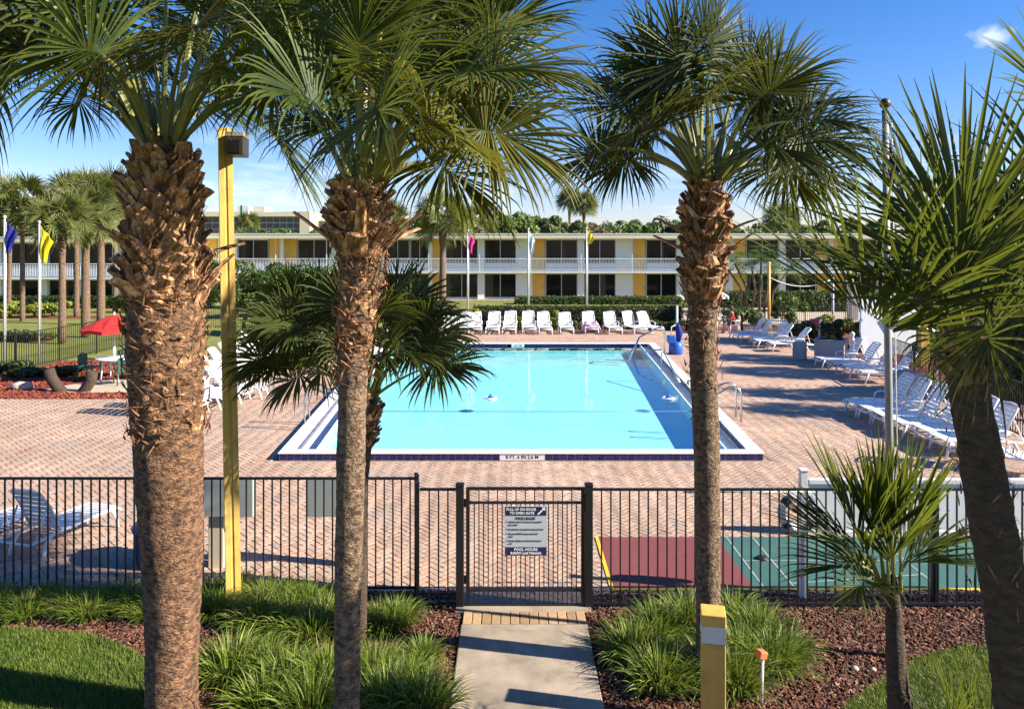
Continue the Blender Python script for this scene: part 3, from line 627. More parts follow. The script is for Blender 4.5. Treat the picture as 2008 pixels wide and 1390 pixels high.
def frond_geo(hub, Rl, seed, droop=.95, nseg=72, spread=2.5, end=None, roll=0.0, K=6, wid=.56, pet=.022, fold=.28, upk=.30, tip=.35):
    """one costapalmate fan leaf: curved petiole from (0,0,0) to hub, then segments round the hub"""
    droop = droop*.84; rng = np.random.default_rng(seed); hub = np.array(hub, float); L = np.linalg.norm(hub)
    c1 = hub*.45 + np.array((0,0,upk*L)); T = nrm(hub-c1) if end is None else nrm(np.array(end,float))
    up = np.array((0,0,1.)); S = np.cross(T, up)
    if np.linalg.norm(S) < .15: a = rng.uniform(0,6.28); S = np.array((math.cos(a),math.sin(a),0)); S = S-T*S.dot(T)
    if end is None and roll == 0: rq = np.random.default_rng(seed+7); roll = rq.choice((-1,1))*rq.uniform(.35,1.25)
    S = nrm(S); Nn = np.cross(S, T); S, Nn = S*math.cos(roll)+Nn*math.sin(roll), Nn*math.cos(roll)-S*math.sin(roll)
    ph = np.linspace(-spread, spread, nseg) + rng.normal(0,.018,nseg); dphi = 2*spread/nseg
    tc_ = np.clip(1-np.abs(ph)/spread,0,1)**1.3; s = tc_*.32*Rl
    base = hub + T*s[:,None] + np.array((0,0,-1.))*(droop*.55*s**2/Rl)[:,None]
    Tc = nrm(T + np.array((0,0,-1.))*(droop*1.1*s/Rl)[:,None])
    d = Tc*np.cos(ph)[:,None] + S*np.sin(ph)[:,None] + Nn*(fold*np.abs(np.sin(ph)))[:,None] + rng.normal(0,.045,(nseg,3)); d = nrm(d)
    ell = Rl*(.70+.30*np.cos(ph*.55))*rng.uniform(.86,1.22,nseg) - s*.55
    p = base.copy(); gk = np.array([.012,.025,.07,.20,.42,.60,.7,.7])[:K+1]*droop
    gs = rng.uniform(.5,1.5,nseg); wmax = .024*wid*Rl/.8; rows = []; Nv = nrm(Nn - d*np.sum(d*Nn,1)[:,None])
    for k in range(K+1):
        t = k/K; arc = ell*t*math.tan(dphi/2)*1.12+.003; h = np.minimum(arc, wmax)
        if t > .5: h = np.minimum(h, wmax*(1-t)/.5+.0012)
        B = nrm(np.cross(d, Nv)); rows.append(np.stack((p-B*h[:,None], p+Nv*(h*.55)[:,None], p+B*h[:,None]),1))
        p = p + d*(ell/K)[:,None]; d = nrm(d + np.array((0,0,-1.))*(gk[k]*gs)[:,None]); Nv = nrm(Nv - d*np.sum(d*Nv,1)[:,None])
    V = np.stack(rows,1).reshape(nseg,-1,3); m = 3*(K+1)
    q = np.array([f for k in range(K) for f in ((3*k,3*k+1,3*k+4,3*k+3),(3*k+1,3*k+2,3*k+5,3*k+4))])
    FQ = (q[None]+(np.arange(nseg)*m)[:,None,None]).reshape(-1,4)
    tt = np.tile(np.repeat(np.arange(K+1)/K,3),nseg); sv = np.repeat(rng.uniform(.75,1.25,nseg),m)
    col = np.ones((nseg*m,3))*sv[:,None]; old = np.clip((tt-.62)/.38,0,1)*tip
    col = col*(1-old[:,None]) + np.array((2.2,1.5,.9))*old[:,None]
    # petiole
    ts = np.linspace(0,1,9)[:,None]; ctr = 2*(1-ts)*ts*c1 + ts*ts*hub; tan = nrm(np.gradient(ctr,axis=0)); sd_ = nrm(np.cross(tan,S*0+Nn)); nn_ = np.cross(sd_,tan)
    rr = np.linspace(pet*1.5,pet*.55,9)[:,None]
    PV = np.stack([ctr+sd_*rr*math.cos(a)+nn_*rr*.6*math.sin(a) for a in np.arange(6)*math.pi/3],1).reshape(-1,3)
    PF_ = np.array([(i*6+j,i*6+(j+1)%6,(i+1)*6+(j+1)%6,(i+1)*6+j) for i in range(8) for j in range(6)])+len(V.reshape(-1,3))
    return (np.concatenate((V.reshape(-1,3),PV)), np.concatenate((FQ,PF_)), np.concatenate((col,np.ones((len(PV),3)))),
            np.concatenate((np.zeros(len(FQ),int),np.ones(len(PF_),int))))
def add_frond(parent, origin, hub, Rl, seed, m='frond', **k):
    V, FQ, col, mi = frond_geo(hub, Rl, seed, **k)
    return bulk('frond', V+np.array(origin), FQ, [M[m],M['petiole']], parent=parent, col=col, smooth=False, midx=mi)
def boot_mesh(kind, seed):
    r = random.Random(seed); b = MB()
    if kind == 'long': pts = [(-.02,0,-.05),(.05,0,.05),(.10,.01,.14),(.15,.02,.25),(.21,.02,.36)]; rad = [.075,.060,.045,.040,.030]
    elif kind == 'boot': k_ = r.uniform(-.03,.03); pts = [(-.04,0,-.09),(.02,0,-.01),(.045,k_*.5,.07),(.055+r.uniform(0,.04),k_,.125)]; rad = [.09,.078,.062,.052]
    else: pts = [(-.03,0,-.05),(.015,0,.0),(.03+r.uniform(0,.025),r.uniform(-.03,.03),.04)]; rad = [.058,.054,.036]
    b.tube(pts, rad, 6, flat=.33, side=(0,1,0), smooth=False)
    return b.mesh('boot', M['boot'])
BOOTS = {k: [boot_mesh(k, s) for s in range(5)] for k in ('boot','long','stub')}
def trunk_mesh(px, Y, seed, rings=72, n=26, rough=.05, ringy=.02):
    px = sorted(px, key=lambda a: -a[0]); zs = [AT(0,y,Y).z for y,a,c in px]; xs = [AT((a+c)/2,y,Y).x for y,a,c in px]; rs = [(c-a)/2*Y/F for y,a,c in px]
    Z = np.linspace(zs[0],zs[-1],rings); Xc = np.interp(Z,zs,xs); Rc = np.interp(Z,zs,rs); V = []
    for i in range(rings):
        for j in range(n):
            a = 2*math.pi*j/n; ns = noise.noise(Vector((math.cos(a)*3+seed, math.sin(a)*3, Z[i]*7)))+.5*noise.noise(Vector((math.cos(a)*9+seed, math.sin(a)*9, Z[i]*22)))
            r = Rc[i]*(1+rough*ns+ringy*math.sin(Z[i]*62+2*noise.noise(Vector((Z[i]*3,seed,a)))))
            V.append((Xc[i]+math.cos(a)*r, Y+math.sin(a)*r, Z[i]))
    FQ = [(i*n+j,i*n+(j+1)%n,(i+1)*n+(j+1)%n,(i+1)*n+j) for i in range(rings-1) for j in range(n)]
    return np.array(V), np.array(FQ), (lambda z: (np.interp(z,zs,xs), np.interp(z,zs,rs)))
def palm(name, label, trunk_px, Y, crown, hubs, seed, Rl, bark='bark', leaf='frond', boots=(), ground=True, pet=.024, fibre=(), fsc=1.0, trunk_kw={}, frond_kw={}):
    px = sorted(trunk_px, key=lambda a: -a[0])
    if ground:                                              # carry the trunk on down to the ground
        yg = HZ+F*H/Y+4; y0,a0,c0 = px[0]; y1,a1,c1 = px[1]
        if yg > y0+2: s = (a0+c0-a1-c1)/2/max(1,(y0-y1)); m_ = (a0+c0)/2+s*.5*(yg-y0); hw = (c0-a0)/2*1.12; px = [(yg,m_-hw,m_+hw)]+px
    V, FQ, fn = trunk_mesh(px, Y, seed, **trunk_kw); g = Vector((float(V[:26,0].mean()), Y, 0))
    t = thing(name, label, 'palm tree', g); rng = random.Random(seed)
    bulk('trunk', V, FQ, M[bark], parent=t, smooth=True)
    for kind, y0, y1, cnt, sc, tilt in boots:               # photo rows between which leaf bases sit
        for i in range(cnt):
            z = AT(0, y0+(y1-y0)*((i+rng.random())/cnt), Y).z; a = i*2.39996+rng.uniform(-.25,.25); x, r = fn(z)
            o = link(BOOTS[kind][rng.randrange(5)], 'boot', t, Vector((x+math.cos(a)*r*.90, Y+math.sin(a)*r*.90, z))-g)
            s = sc*rng.uniform(.75,1.3); o.scale = (s,s*rng.uniform(.8,1.3),s); o.rotation_euler = (rng.uniform(-.5,.5), tilt+rng.uniform(-.3,.35), a)
    if fibre:
        fr_ = np.random.default_rng(seed+900); P_, D_ = [], []
        for y0, y1, cnt in fibre:
            for i in range(cnt):
                z = AT(0,fr_.uniform(min(y0,y1),max(y0,y1)),Y).z; a = fr_.uniform(0,6.28); x, r = fn(z); r = r*1.02+fr_.uniform(-.01,.045); e_ = fr_.normal(.5,.7); o_ = np.array((math.cos(a),math.sin(a),0)); tg = np.array((-math.sin(a),math.cos(a),0))*fr_.choice((-1,1))
                P_.append((x+o_[0]*r,Y+o_[1]*r,z)); D_.append(tg*math.cos(e_)+np.array((0,0,1))*math.sin(e_)+o_*fr_.uniform(.0,.35))
        n_ = len(P_); V, FQ, tt, m_ = ribbons(np.array(P_), nrm(np.array(D_)), fr_.uniform(.06,.2,n_)*fsc, fr_.uniform(.004,.012,n_)*fsc, .12, 3, fr_)
        tv_ = np.repeat(fr_.uniform(0,1,n_)**1.5,m_)[:,None]; bulk('fibre', V, FQ, M['fibre'], parent=t, col=np.array((.45,.32,.24))*(1-tv_)+np.array((1.5,1.15,.8))*tv_)['kind'] = 'stuff'
    cb = AT(crown[0],crown[1],Y)
    for i, h in enumerate(hubs):
        hx_,hy_,dy = h[:3]; kw = dict(frond_kw); 
        if len(h) > 3: kw.update(h[3])
        rl = Rl*kw.pop('R',1.0); lf = kw.pop('leaf',leaf)
        p = AT(hx_,hy_,Y+dy); p = Vector((p.x,Y+dy,p.z))
        a = math.atan2(dy, p.x-cb.x); st = cb+Vector((math.cos(a)*.08, math.sin(a)*.08, -.05))
        add_frond(t, st, p-st, rl, seed*100+i, m=lf, pet=pet, **kw)
    return t
def ring_hubs(cx, cy, n, rad, dy_, seed, y_up=1.0, jit=.15):
    r = random.Random(seed); out = []
    for i in range(n):
        a = i*2.39996; e = (i+.5)/n; q = math.cos(e*1.35); out.append((cx+rad*math.cos(a)*(1-.75*q), cy-rad*y_up*(q-.25)+r.uniform(-jit,jit)*rad, dy_*math.sin(a)*(1-.6*q)))
    return out
# ---- P1: the big rough-barked palm at left
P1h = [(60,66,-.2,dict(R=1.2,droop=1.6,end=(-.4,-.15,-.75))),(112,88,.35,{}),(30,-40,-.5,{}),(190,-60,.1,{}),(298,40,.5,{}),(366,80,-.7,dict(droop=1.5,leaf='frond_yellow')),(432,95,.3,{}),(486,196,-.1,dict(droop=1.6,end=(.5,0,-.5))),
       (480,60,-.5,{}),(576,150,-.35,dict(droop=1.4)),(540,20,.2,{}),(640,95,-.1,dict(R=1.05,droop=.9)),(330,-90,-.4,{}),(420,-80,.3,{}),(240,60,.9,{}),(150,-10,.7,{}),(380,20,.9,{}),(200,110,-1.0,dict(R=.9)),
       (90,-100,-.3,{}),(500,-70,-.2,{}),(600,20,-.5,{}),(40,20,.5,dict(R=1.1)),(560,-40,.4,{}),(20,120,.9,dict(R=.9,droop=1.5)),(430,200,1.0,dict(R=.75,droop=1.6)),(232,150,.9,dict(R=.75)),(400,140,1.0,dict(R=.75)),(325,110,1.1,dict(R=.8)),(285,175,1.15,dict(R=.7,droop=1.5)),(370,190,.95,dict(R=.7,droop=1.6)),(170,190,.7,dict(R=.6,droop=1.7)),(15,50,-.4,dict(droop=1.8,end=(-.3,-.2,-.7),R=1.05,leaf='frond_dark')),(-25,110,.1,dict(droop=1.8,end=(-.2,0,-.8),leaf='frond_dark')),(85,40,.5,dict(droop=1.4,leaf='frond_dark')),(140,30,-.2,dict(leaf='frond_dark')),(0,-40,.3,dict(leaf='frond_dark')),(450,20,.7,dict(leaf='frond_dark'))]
palm('palm_tree', 'largest palm with thick shaggy brown trunk at left, in front of the fence',
     [(1390,288,386),(1300,290,385),(1200,287,389),(1100,281,393),(1000,275,394),(900,268,395),(750,259,393),(650,252,394),(580,258,392),(520,260,388),(450,262,384),(400,264,380),(350,268,372),(310,276,362),(270,292,352)],
     6.73, (318,300), P1h, 3, 1.08, bark='bark', pet=.027,
     boots=(('boot',585,318,150,1.25,.05),('long',560,470,5,1.1,.45),('stub',840,575,143,1.0,.0)), fibre=((600,310,800),(860,560,420)), fsc=1.1, trunk_kw=dict(rings=110,n=36,rough=.055,ringy=.014))
# ---- P2: slim palm left of the middle
P2h = [(705,132,-.25,dict(R=1.15,droop=.8)),(818,240,-.5,dict(droop=1.9,leaf='frond_yellow')),(907,88,.2,dict(droop=.55,R=1.05)),(943,140,-.25,dict(droop=1.3,leaf='frond_yellow')),(907,205,.2,dict(droop=1.2)),(935,255,-.1,dict(droop=1.7,leaf='frond_yellow')),
       (848,320,.5,dict(droop=2.4,leaf='frond_dark')),(632,215,-.35,dict(droop=1.7)),(600,130,.3,{}),(655,45,.3,{}),(750,30,-.2,{}),(830,45,.4,{}),(870,10,-.1,dict(droop=.6)),(560,185,.4,dict(droop=1.7)),
       (700,20,.6,{}),(735,215,-.75,dict(droop=1.5)),(870,160,.7,{}),(800,180,-.1,dict(droop=1.0)),(670,250,.6,dict(droop=1.8)),(950,60,.3,dict(droop=.7)),(780,-20,.1,{}),(890,150,-.5,dict(droop=1.4)),(720,80,.4,{})]
P2h = [(h[0],h[1],min(h[2],.3))+tuple(h[3:]) for h in P2h]
palm('palm_tree', 'slim leaning palm with a tan shaggy neck left of the gate',
     [(1390,655,705),(1200,656,707),(1050,658,712),(900,660,716),(800,664,718),(720,662,720),(640,664,730),(550,668,745),(500,664,748),(460,658,748),(430,658,748),(400,662,745),(375,672,738),(340,686,726)],
     4.95, (707,365), P2h, 5, .71, bark='bark_grey', pet=.026,
     boots=(('boot',490,366,110,.80,.15),('long',492,462,7,.75,.5),('stub',700,495,110,.62,.05)), fibre=((500,360,500),(760,500,450)), fsc=.8, trunk_kw=dict(rings=110,n=28,rough=.07,ringy=.02))
# ---- P3: the round-crowned palm right of the gate
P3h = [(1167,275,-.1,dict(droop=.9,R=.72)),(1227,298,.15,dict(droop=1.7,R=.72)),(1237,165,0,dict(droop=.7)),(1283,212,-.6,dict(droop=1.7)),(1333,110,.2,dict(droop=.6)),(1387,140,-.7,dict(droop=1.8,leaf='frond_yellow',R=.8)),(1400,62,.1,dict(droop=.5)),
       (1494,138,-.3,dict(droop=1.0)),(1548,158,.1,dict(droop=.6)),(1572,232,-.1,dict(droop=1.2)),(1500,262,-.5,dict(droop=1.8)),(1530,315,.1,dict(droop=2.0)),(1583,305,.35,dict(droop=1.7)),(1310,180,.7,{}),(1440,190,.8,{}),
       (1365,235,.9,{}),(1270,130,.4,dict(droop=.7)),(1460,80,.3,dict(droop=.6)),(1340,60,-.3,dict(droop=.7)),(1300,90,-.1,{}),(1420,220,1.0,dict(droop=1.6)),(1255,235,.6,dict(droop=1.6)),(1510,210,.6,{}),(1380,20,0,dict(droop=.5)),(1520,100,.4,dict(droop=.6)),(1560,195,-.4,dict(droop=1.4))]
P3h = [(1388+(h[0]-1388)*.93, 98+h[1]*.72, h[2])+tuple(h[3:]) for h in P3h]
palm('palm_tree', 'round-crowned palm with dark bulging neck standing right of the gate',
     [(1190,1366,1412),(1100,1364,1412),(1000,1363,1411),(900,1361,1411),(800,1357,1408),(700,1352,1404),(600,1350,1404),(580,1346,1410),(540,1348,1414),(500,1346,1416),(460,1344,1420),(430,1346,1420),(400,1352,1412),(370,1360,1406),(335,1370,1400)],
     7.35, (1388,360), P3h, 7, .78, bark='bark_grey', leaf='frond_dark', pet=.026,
     boots=(('boot',580,358,160,.82,.15),('long',500,440,6,.8,.6),('stub',640,560,40,.6,.05)), fibre=((600,355,700),(760,580,200)), fsc=.85, trunk_kw=dict(rings=110,n=28,rough=.06,ringy=.02))
# ---- P4: shaded palm at the right edge, close to the viewer
P4h = [(1752,650,-.1,dict(R=1.12,droop=.35,end=(-.85,.1,.62),spread=2.2,fold=.9)),(1885,555,-.25,dict(R=1.05,leaf='frond',droop=.3,end=(.05,.05,1),spread=1.35)),(1830,520,.25,dict(leaf='frond_dark',droop=.4,end=(-.35,.1,.9),spread=1.5)),(1960,545,.1,dict(leaf='frond_dark',droop=.4,end=(.25,0,.9),spread=1.5)),  # darker leaf colour here stands in for shade inside the crown
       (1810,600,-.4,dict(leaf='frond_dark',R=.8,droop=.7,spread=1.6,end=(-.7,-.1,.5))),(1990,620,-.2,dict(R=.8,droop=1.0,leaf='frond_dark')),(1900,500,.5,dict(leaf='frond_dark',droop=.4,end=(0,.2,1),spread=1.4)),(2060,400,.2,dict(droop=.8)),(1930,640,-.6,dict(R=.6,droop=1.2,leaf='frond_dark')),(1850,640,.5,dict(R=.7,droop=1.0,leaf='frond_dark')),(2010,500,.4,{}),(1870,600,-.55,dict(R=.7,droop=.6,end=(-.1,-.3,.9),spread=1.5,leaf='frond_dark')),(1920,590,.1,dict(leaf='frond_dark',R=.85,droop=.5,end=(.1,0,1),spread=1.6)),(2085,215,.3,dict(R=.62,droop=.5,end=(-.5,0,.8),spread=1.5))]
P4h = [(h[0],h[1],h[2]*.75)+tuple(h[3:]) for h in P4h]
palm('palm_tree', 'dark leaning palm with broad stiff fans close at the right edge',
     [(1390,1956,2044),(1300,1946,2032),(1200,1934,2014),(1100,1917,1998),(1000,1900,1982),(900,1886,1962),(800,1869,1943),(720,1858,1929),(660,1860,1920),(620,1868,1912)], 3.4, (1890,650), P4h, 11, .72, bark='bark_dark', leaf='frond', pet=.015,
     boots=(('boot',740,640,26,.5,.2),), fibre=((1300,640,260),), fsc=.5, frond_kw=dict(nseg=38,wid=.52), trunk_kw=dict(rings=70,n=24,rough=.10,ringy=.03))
# ---- small palms
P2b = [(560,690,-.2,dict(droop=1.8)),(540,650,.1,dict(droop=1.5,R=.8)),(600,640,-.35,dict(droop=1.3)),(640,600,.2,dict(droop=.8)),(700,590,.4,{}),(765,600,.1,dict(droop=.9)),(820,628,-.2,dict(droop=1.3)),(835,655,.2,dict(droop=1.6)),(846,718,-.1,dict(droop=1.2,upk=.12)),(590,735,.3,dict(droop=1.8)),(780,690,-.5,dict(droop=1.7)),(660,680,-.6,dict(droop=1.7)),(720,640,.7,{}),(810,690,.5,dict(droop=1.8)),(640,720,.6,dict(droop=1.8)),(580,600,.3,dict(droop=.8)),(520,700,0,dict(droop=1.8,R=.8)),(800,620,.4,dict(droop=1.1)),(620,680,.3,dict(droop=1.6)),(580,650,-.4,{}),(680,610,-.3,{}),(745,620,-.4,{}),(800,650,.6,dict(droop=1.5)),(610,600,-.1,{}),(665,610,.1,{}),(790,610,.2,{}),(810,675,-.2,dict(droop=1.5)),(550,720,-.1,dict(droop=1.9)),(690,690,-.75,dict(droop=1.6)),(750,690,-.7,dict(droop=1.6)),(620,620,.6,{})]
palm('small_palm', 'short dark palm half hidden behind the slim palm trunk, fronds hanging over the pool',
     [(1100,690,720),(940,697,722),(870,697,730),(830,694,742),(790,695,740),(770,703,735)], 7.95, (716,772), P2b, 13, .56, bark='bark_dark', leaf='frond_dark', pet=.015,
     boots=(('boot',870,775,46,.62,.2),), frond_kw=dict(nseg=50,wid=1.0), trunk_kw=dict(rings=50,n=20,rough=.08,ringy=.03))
P5h = [(1688,1062,0,dict(droop=.15,end=(-.45,0,.9),spread=.8,R=1.15)),(1700,1085,-.1,dict(droop=.4,end=(-.9,-.1,.35),spread=.9)),(1745,1060,.15,dict(droop=.15,end=(.1,.1,1),spread=.7)),(1765,1075,-.05,dict(droop=.2,end=(.5,0,.9),spread=.85,R=1.1)),(1705,1120,.1,dict(droop=1.2,spread=1.4,R=.6)),(1770,1105,-.1,dict(droop=.8,end=(.8,-.2,.25),spread=.9,R=.8)),(1720,1060,-.15,dict(droop=.2,end=(-.15,-.1,1),spread=.8,R=.9)),(1700,1140,-.1,dict(R=.55,droop=1.6)),(1672,1085,.12,dict(droop=.3,end=(-.8,.1,.6),spread=.7)),(1728,1050,.1,dict(droop=.15,end=(0,.1,1),spread=.75)),(1755,1050,-.1,dict(droop=.2,end=(.25,-.1,1),spread=.75)),(1785,1095,.1,dict(droop=.5,end=(.9,0,.45),spread=.9,R=.85)),(1690,1110,-.12,dict(droop=.7,end=(-1,-.1,.1),spread=1.0,R=.8)),(1740,1100,-.2,dict(droop=.5,end=(.1,-.6,.7),spread=1.0,R=.7))]
palm('small_palm', 'young fan palm with stiff upright leaves in the mulch near the right fence', [(1390,1742,1788),(1300,1738,1776),(1200,1738,1768),(1130,1734,1758)], 5.65, (1744,1140), P5h, 17, .66, bark='bark_dark', leaf='frond', pet=.013, frond_kw=dict(nseg=26,wid=1.05,fold=.5), trunk_kw=dict(rings=40,n=18,rough=.1,ringy=.04))
P6h = [(1872,1420,0,dict(droop=.15,end=(-.3,0,1),spread=.8)),(1900,1430,.1,dict(droop=.2,end=(.1,0,1),spread=.8)),(1935,1440,-.1,dict(droop=.25,end=(.5,0,.9),spread=.9)),(1850,1440,.1,dict(droop=.4,end=(-.7,0,.8),spread=.9))]
palm('small_palm', 'low fan palm seedling sprouting from the lawn at the bottom right', [(1600,1885,1915),(1500,1890,1912),(1460,1892,1908)], 5.5, (1900,1470), P6h, 19, .42, leaf='frond', pet=.008, frond_kw=dict(nseg=18,fold=.4), trunk_kw=dict(rings=10,n=10))
# ---- generic palms, one crown mesh per kind
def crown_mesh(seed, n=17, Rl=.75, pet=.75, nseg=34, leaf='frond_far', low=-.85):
    r = random.Random(seed); Vs, Fs, Cs, Ms, b = [], [], [], [], 0
    for i in range(n):
        a = i*2.39996+r.uniform(-.2,.2); e = 1.25-(1.25-low)*((i+.5)/n); L = pet*r.uniform(.85,1.15)
        hub = (math.cos(a)*math.cos(e)*L, math.sin(a)*math.cos(e)*L, math.sin(e)*L+.1)
        V, FQ, col, mi = frond_geo(hub, Rl*r.uniform(.85,1.1), seed*50+i, droop=1.0+.8*((i+.5)/n), nseg=nseg, K=4, wid=1.25, pet=.018)
        Vs.append(V); Fs.append(FQ+b); b += len(V); Cs.append(col); Ms.append(mi)
    return fast_mesh('crown', np.concatenate(Vs), np.concatenate(Fs), [M[leaf],M['petiole']], np.concatenate(Cs), False, np.concatenate(Ms))
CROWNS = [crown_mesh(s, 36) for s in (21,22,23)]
def far_palm(label, px, py_crown, Y, zb=0.0, sc=1.0, tw=.13, lean=0.0, group=None, bark='bark_grey', boot=True):
    c = AT(px, py_crown, Y); g = Vector((c.x-lean, Y, zb)); t = thing('palm_tree', label, 'palm tree', g, group); r = random.Random(int(px*7+Y))
    K = 12; b = MB(); pts = []; rad = []
    for i in range(K+1):
        u = i/K; pts.append((g.x+lean*u*u, Y, zb+(c.z-.25*sc-zb)*u)); rad.append(tw*(1.15-.35*u if u < .8 else (.87+.42*math.sin((u-.8)/.2*2.6))))
    b.tube(pts, rad, 12); b.build('trunk', M[bark], parent=t)
    o = link(CROWNS[r.randrange(3)], 'crown', t, c-g); o.scale = (sc,sc,sc); o.rotation_euler.z = r.uniform(0,6.28)
    return t
LP = 'palms along the left lawn'
far_palm('tall thin palm behind the blue flag at far left', 22, 425, 46, -.2, 1.15, .12, .15, LP); far_palm('tall palm left of the yellow flag with a full round crown', 44, 400, 44, -.2, 1.35, .13, 0, LP)
far_palm('palm with an orange streaked trunk right of the yellow flag', 122, 440, 33.5, 0, 1.05, .15, 0, LP); far_palm('thick palm just left of the red umbrella', 168, 430, 36, 0, 1.2, .19, 0, LP)
far_palm('palm with ragged dead leaf bases above the red umbrella', 198, 400, 42, 0, 1.45, .2, 0, LP); far_palm('palm with the darkest, highest crown of the left lawn row', 150, 390, 47, -.2, 1.35, .15, 0, LP); far_palm('palm in the left lawn row hidden by the shaggy trunk', 226, 395, 50, 0, 1.5, .15, 0, LP)
far_palm('yellowish palm before the motel, right of the slim palm', 868, 432, 49, 0, 1.5, .22, 0); far_palm('thin palm trunk before the motel balcony behind the slim palm', 757, 430, 52, 0, 1.2, .13, 0)
far_palm('bushy palm top behind the roof, left of the pink flag', 937, 440, 76, 0, 1.6, .2); far_palm('left of two tall slender palms beyond the motel roof', 1117, 396, 110, 0, 1.55, .2); far_palm('right of two tall slender palms beyond the motel roof', 1145, 404, 105, 0, 1.55, .2)
far_palm('small palm top beyond the right part of the motel roof', 1532, 434, 95, 0, 1.9, .2); far_palm('little palm beside the hotel sign', 487, 437, 140, 0, 1.7, .2)
# unseen palms at right shade the deck; last three added to shade P4
for i,(x,y,h,s) in enumerate(((19.4,23.2,5.6,.95),(20.5,26.4,6.0,.9),(17.6,19.6,5.0,.85),(17.0,17.3,5.2,.75),(24,31,7,1.3),(4.4,2.9,3.15,.85),(4.5,3.2,3.95,.85),(5.4,2.3,4.6,.8))):
    g = Vector((x,y,0)); t = thing('palm_tree', '%s of the unseen palms beyond the right edge of the picture' % ('first','second','third','fourth','fifth','sixth','seventh','eighth')[i], 'palm tree', g, 'palms beyond the right edge'); b = MB(); b.tube([g,g+Vector((0,0,h*.5)),g+Vector((.1,0,h))],[.2,.17,.2],12); b.build('trunk', M['bark_grey'], parent=t)
    o = link(CROWNS[i%3],'crown',t,(.1,0,h)); o.scale = (s,)*3; o.rotation_euler.z = i
# ---- broadleaf trees, shrubs, hedges
def leaf_geo(C0, rad, n, size, rng, clumps=0, tint=((.06,.10,.02),(.13,.17,.03)), shell=.5):
    if clumps:
        cc = nrm(rng.normal(0,1,(clumps,3)))*rng.uniform(.25,.85,(clumps,1)); cs = rng.uniform(.22,.45,clumps); w_ = rng.integers(0,clumps,n)
        d = nrm(rng.normal(0,1,(n,3))); pts = cc[w_]+d*(cs[w_]*rng.uniform(.55,1,n)**.5)[:,None]; tv = rng.uniform(0,1,clumps)[w_]
    else:
        d = nrm(rng.normal(0,1,(n,3))); pts = d*(shell+(1-shell)*rng.uniform(0,1,n))[:,None]; tv = rng.uniform(0,1,n)
    pts = pts*np.array(rad)+np.array(C0); nd = nrm(d+rng.normal(0,.55,(n,3))+np.array((0,0,.35)))
    return leaf_quads(pts, nd, size*rng.uniform(.6,1.35,n), rng, tint, tv)
def leaf_quads(pts, nd, s, rng, tint, tv=None):
    n = len(pts); a = nrm(np.cross(nd, nrm(rng.normal(0,1,(n,3))))); b = np.cross(nd,a); s = s[:,None]
    V = np.stack((pts-a*s, pts-b*s*.42+nd*s*.12, pts+a*s, pts+b*s*.42+nd*s*.12),1).reshape(-1,3); FQ = np.arange(n*4).reshape(n,4)
    tv = rng.uniform(0,1,n) if tv is None else np.clip(tv+rng.normal(0,.22,n),0,1)
    col = np.array(tint[0])*(1-tv[:,None])+np.array(tint[1])*tv[:,None]
    return V, FQ, np.repeat(col,4,0)
def shrub(name, label, cat, c, rad, n, size, seed, tint, group=None, clumps=9, stem=True):
    g = Vector((c[0],c[1],max(-.05,c[2]-rad[2]))); t = thing(name, label, cat, g, group); rng = np.random.default_rng(seed)
    V, FQ, col = leaf_geo(c, rad, n, size, rng, clumps, tint); bulk('foliage', V, FQ, M['leaf'], parent=t, col=col)
    if stem:
        b = MB(); r = random.Random(seed)
        for i in range(4): b.tube([g+Vector((r.uniform(-.1,.1)*rad[0],0,-.02)), g+Vector((r.uniform(-.3,.3)*rad[0],r.uniform(-.3,.3)*rad[1],rad[2]*.8)), Vector(c)+Vector((r.uniform(-.5,.5)*rad[0],r.uniform(-.5,.5)*rad[1],rad[2]*.2))],[.03,.022,.01],6)
        b.build('stem', M['wood'], parent=t)
    return t
def tree(label, base, h, rad, n, size, seed, tint, group=None, trunk=.18, clumps=14, bend=None, name='tree'):
    t = thing(name, label, 'tree', base, group); B = Vector(base); c = B+Vector((0,0,h-rad[2])); rng = np.random.default_rng(seed); r = random.Random(seed)
    V, FQ, col = leaf_geo(c, rad, n, size, rng, clumps, tint, .3); bulk('crown', V, FQ, M['leaf'], parent=t, col=col)
    b = MB(); top = c+Vector((0,0,-.1*rad[2])); b.tube(bend or [B,B.lerp(top,.5)+Vector((.05*h,0,0)),top],[trunk,trunk*.75,trunk*.4],9)
    for i in range(5):
        a = i*2.4; s_ = B.lerp(top,.55+.08*i); b.tube([s_, s_+Vector((math.cos(a)*rad[0]*.4,math.sin(a)*rad[1]*.4,rad[2]*.4)), s_+Vector((math.cos(a)*rad[0]*.75,math.sin(a)*rad[1]*.75,rad[2]*.8))],[trunk*.4,trunk*.25,trunk*.1],6)
    b.build('trunk', M['wood'], parent=t); return t
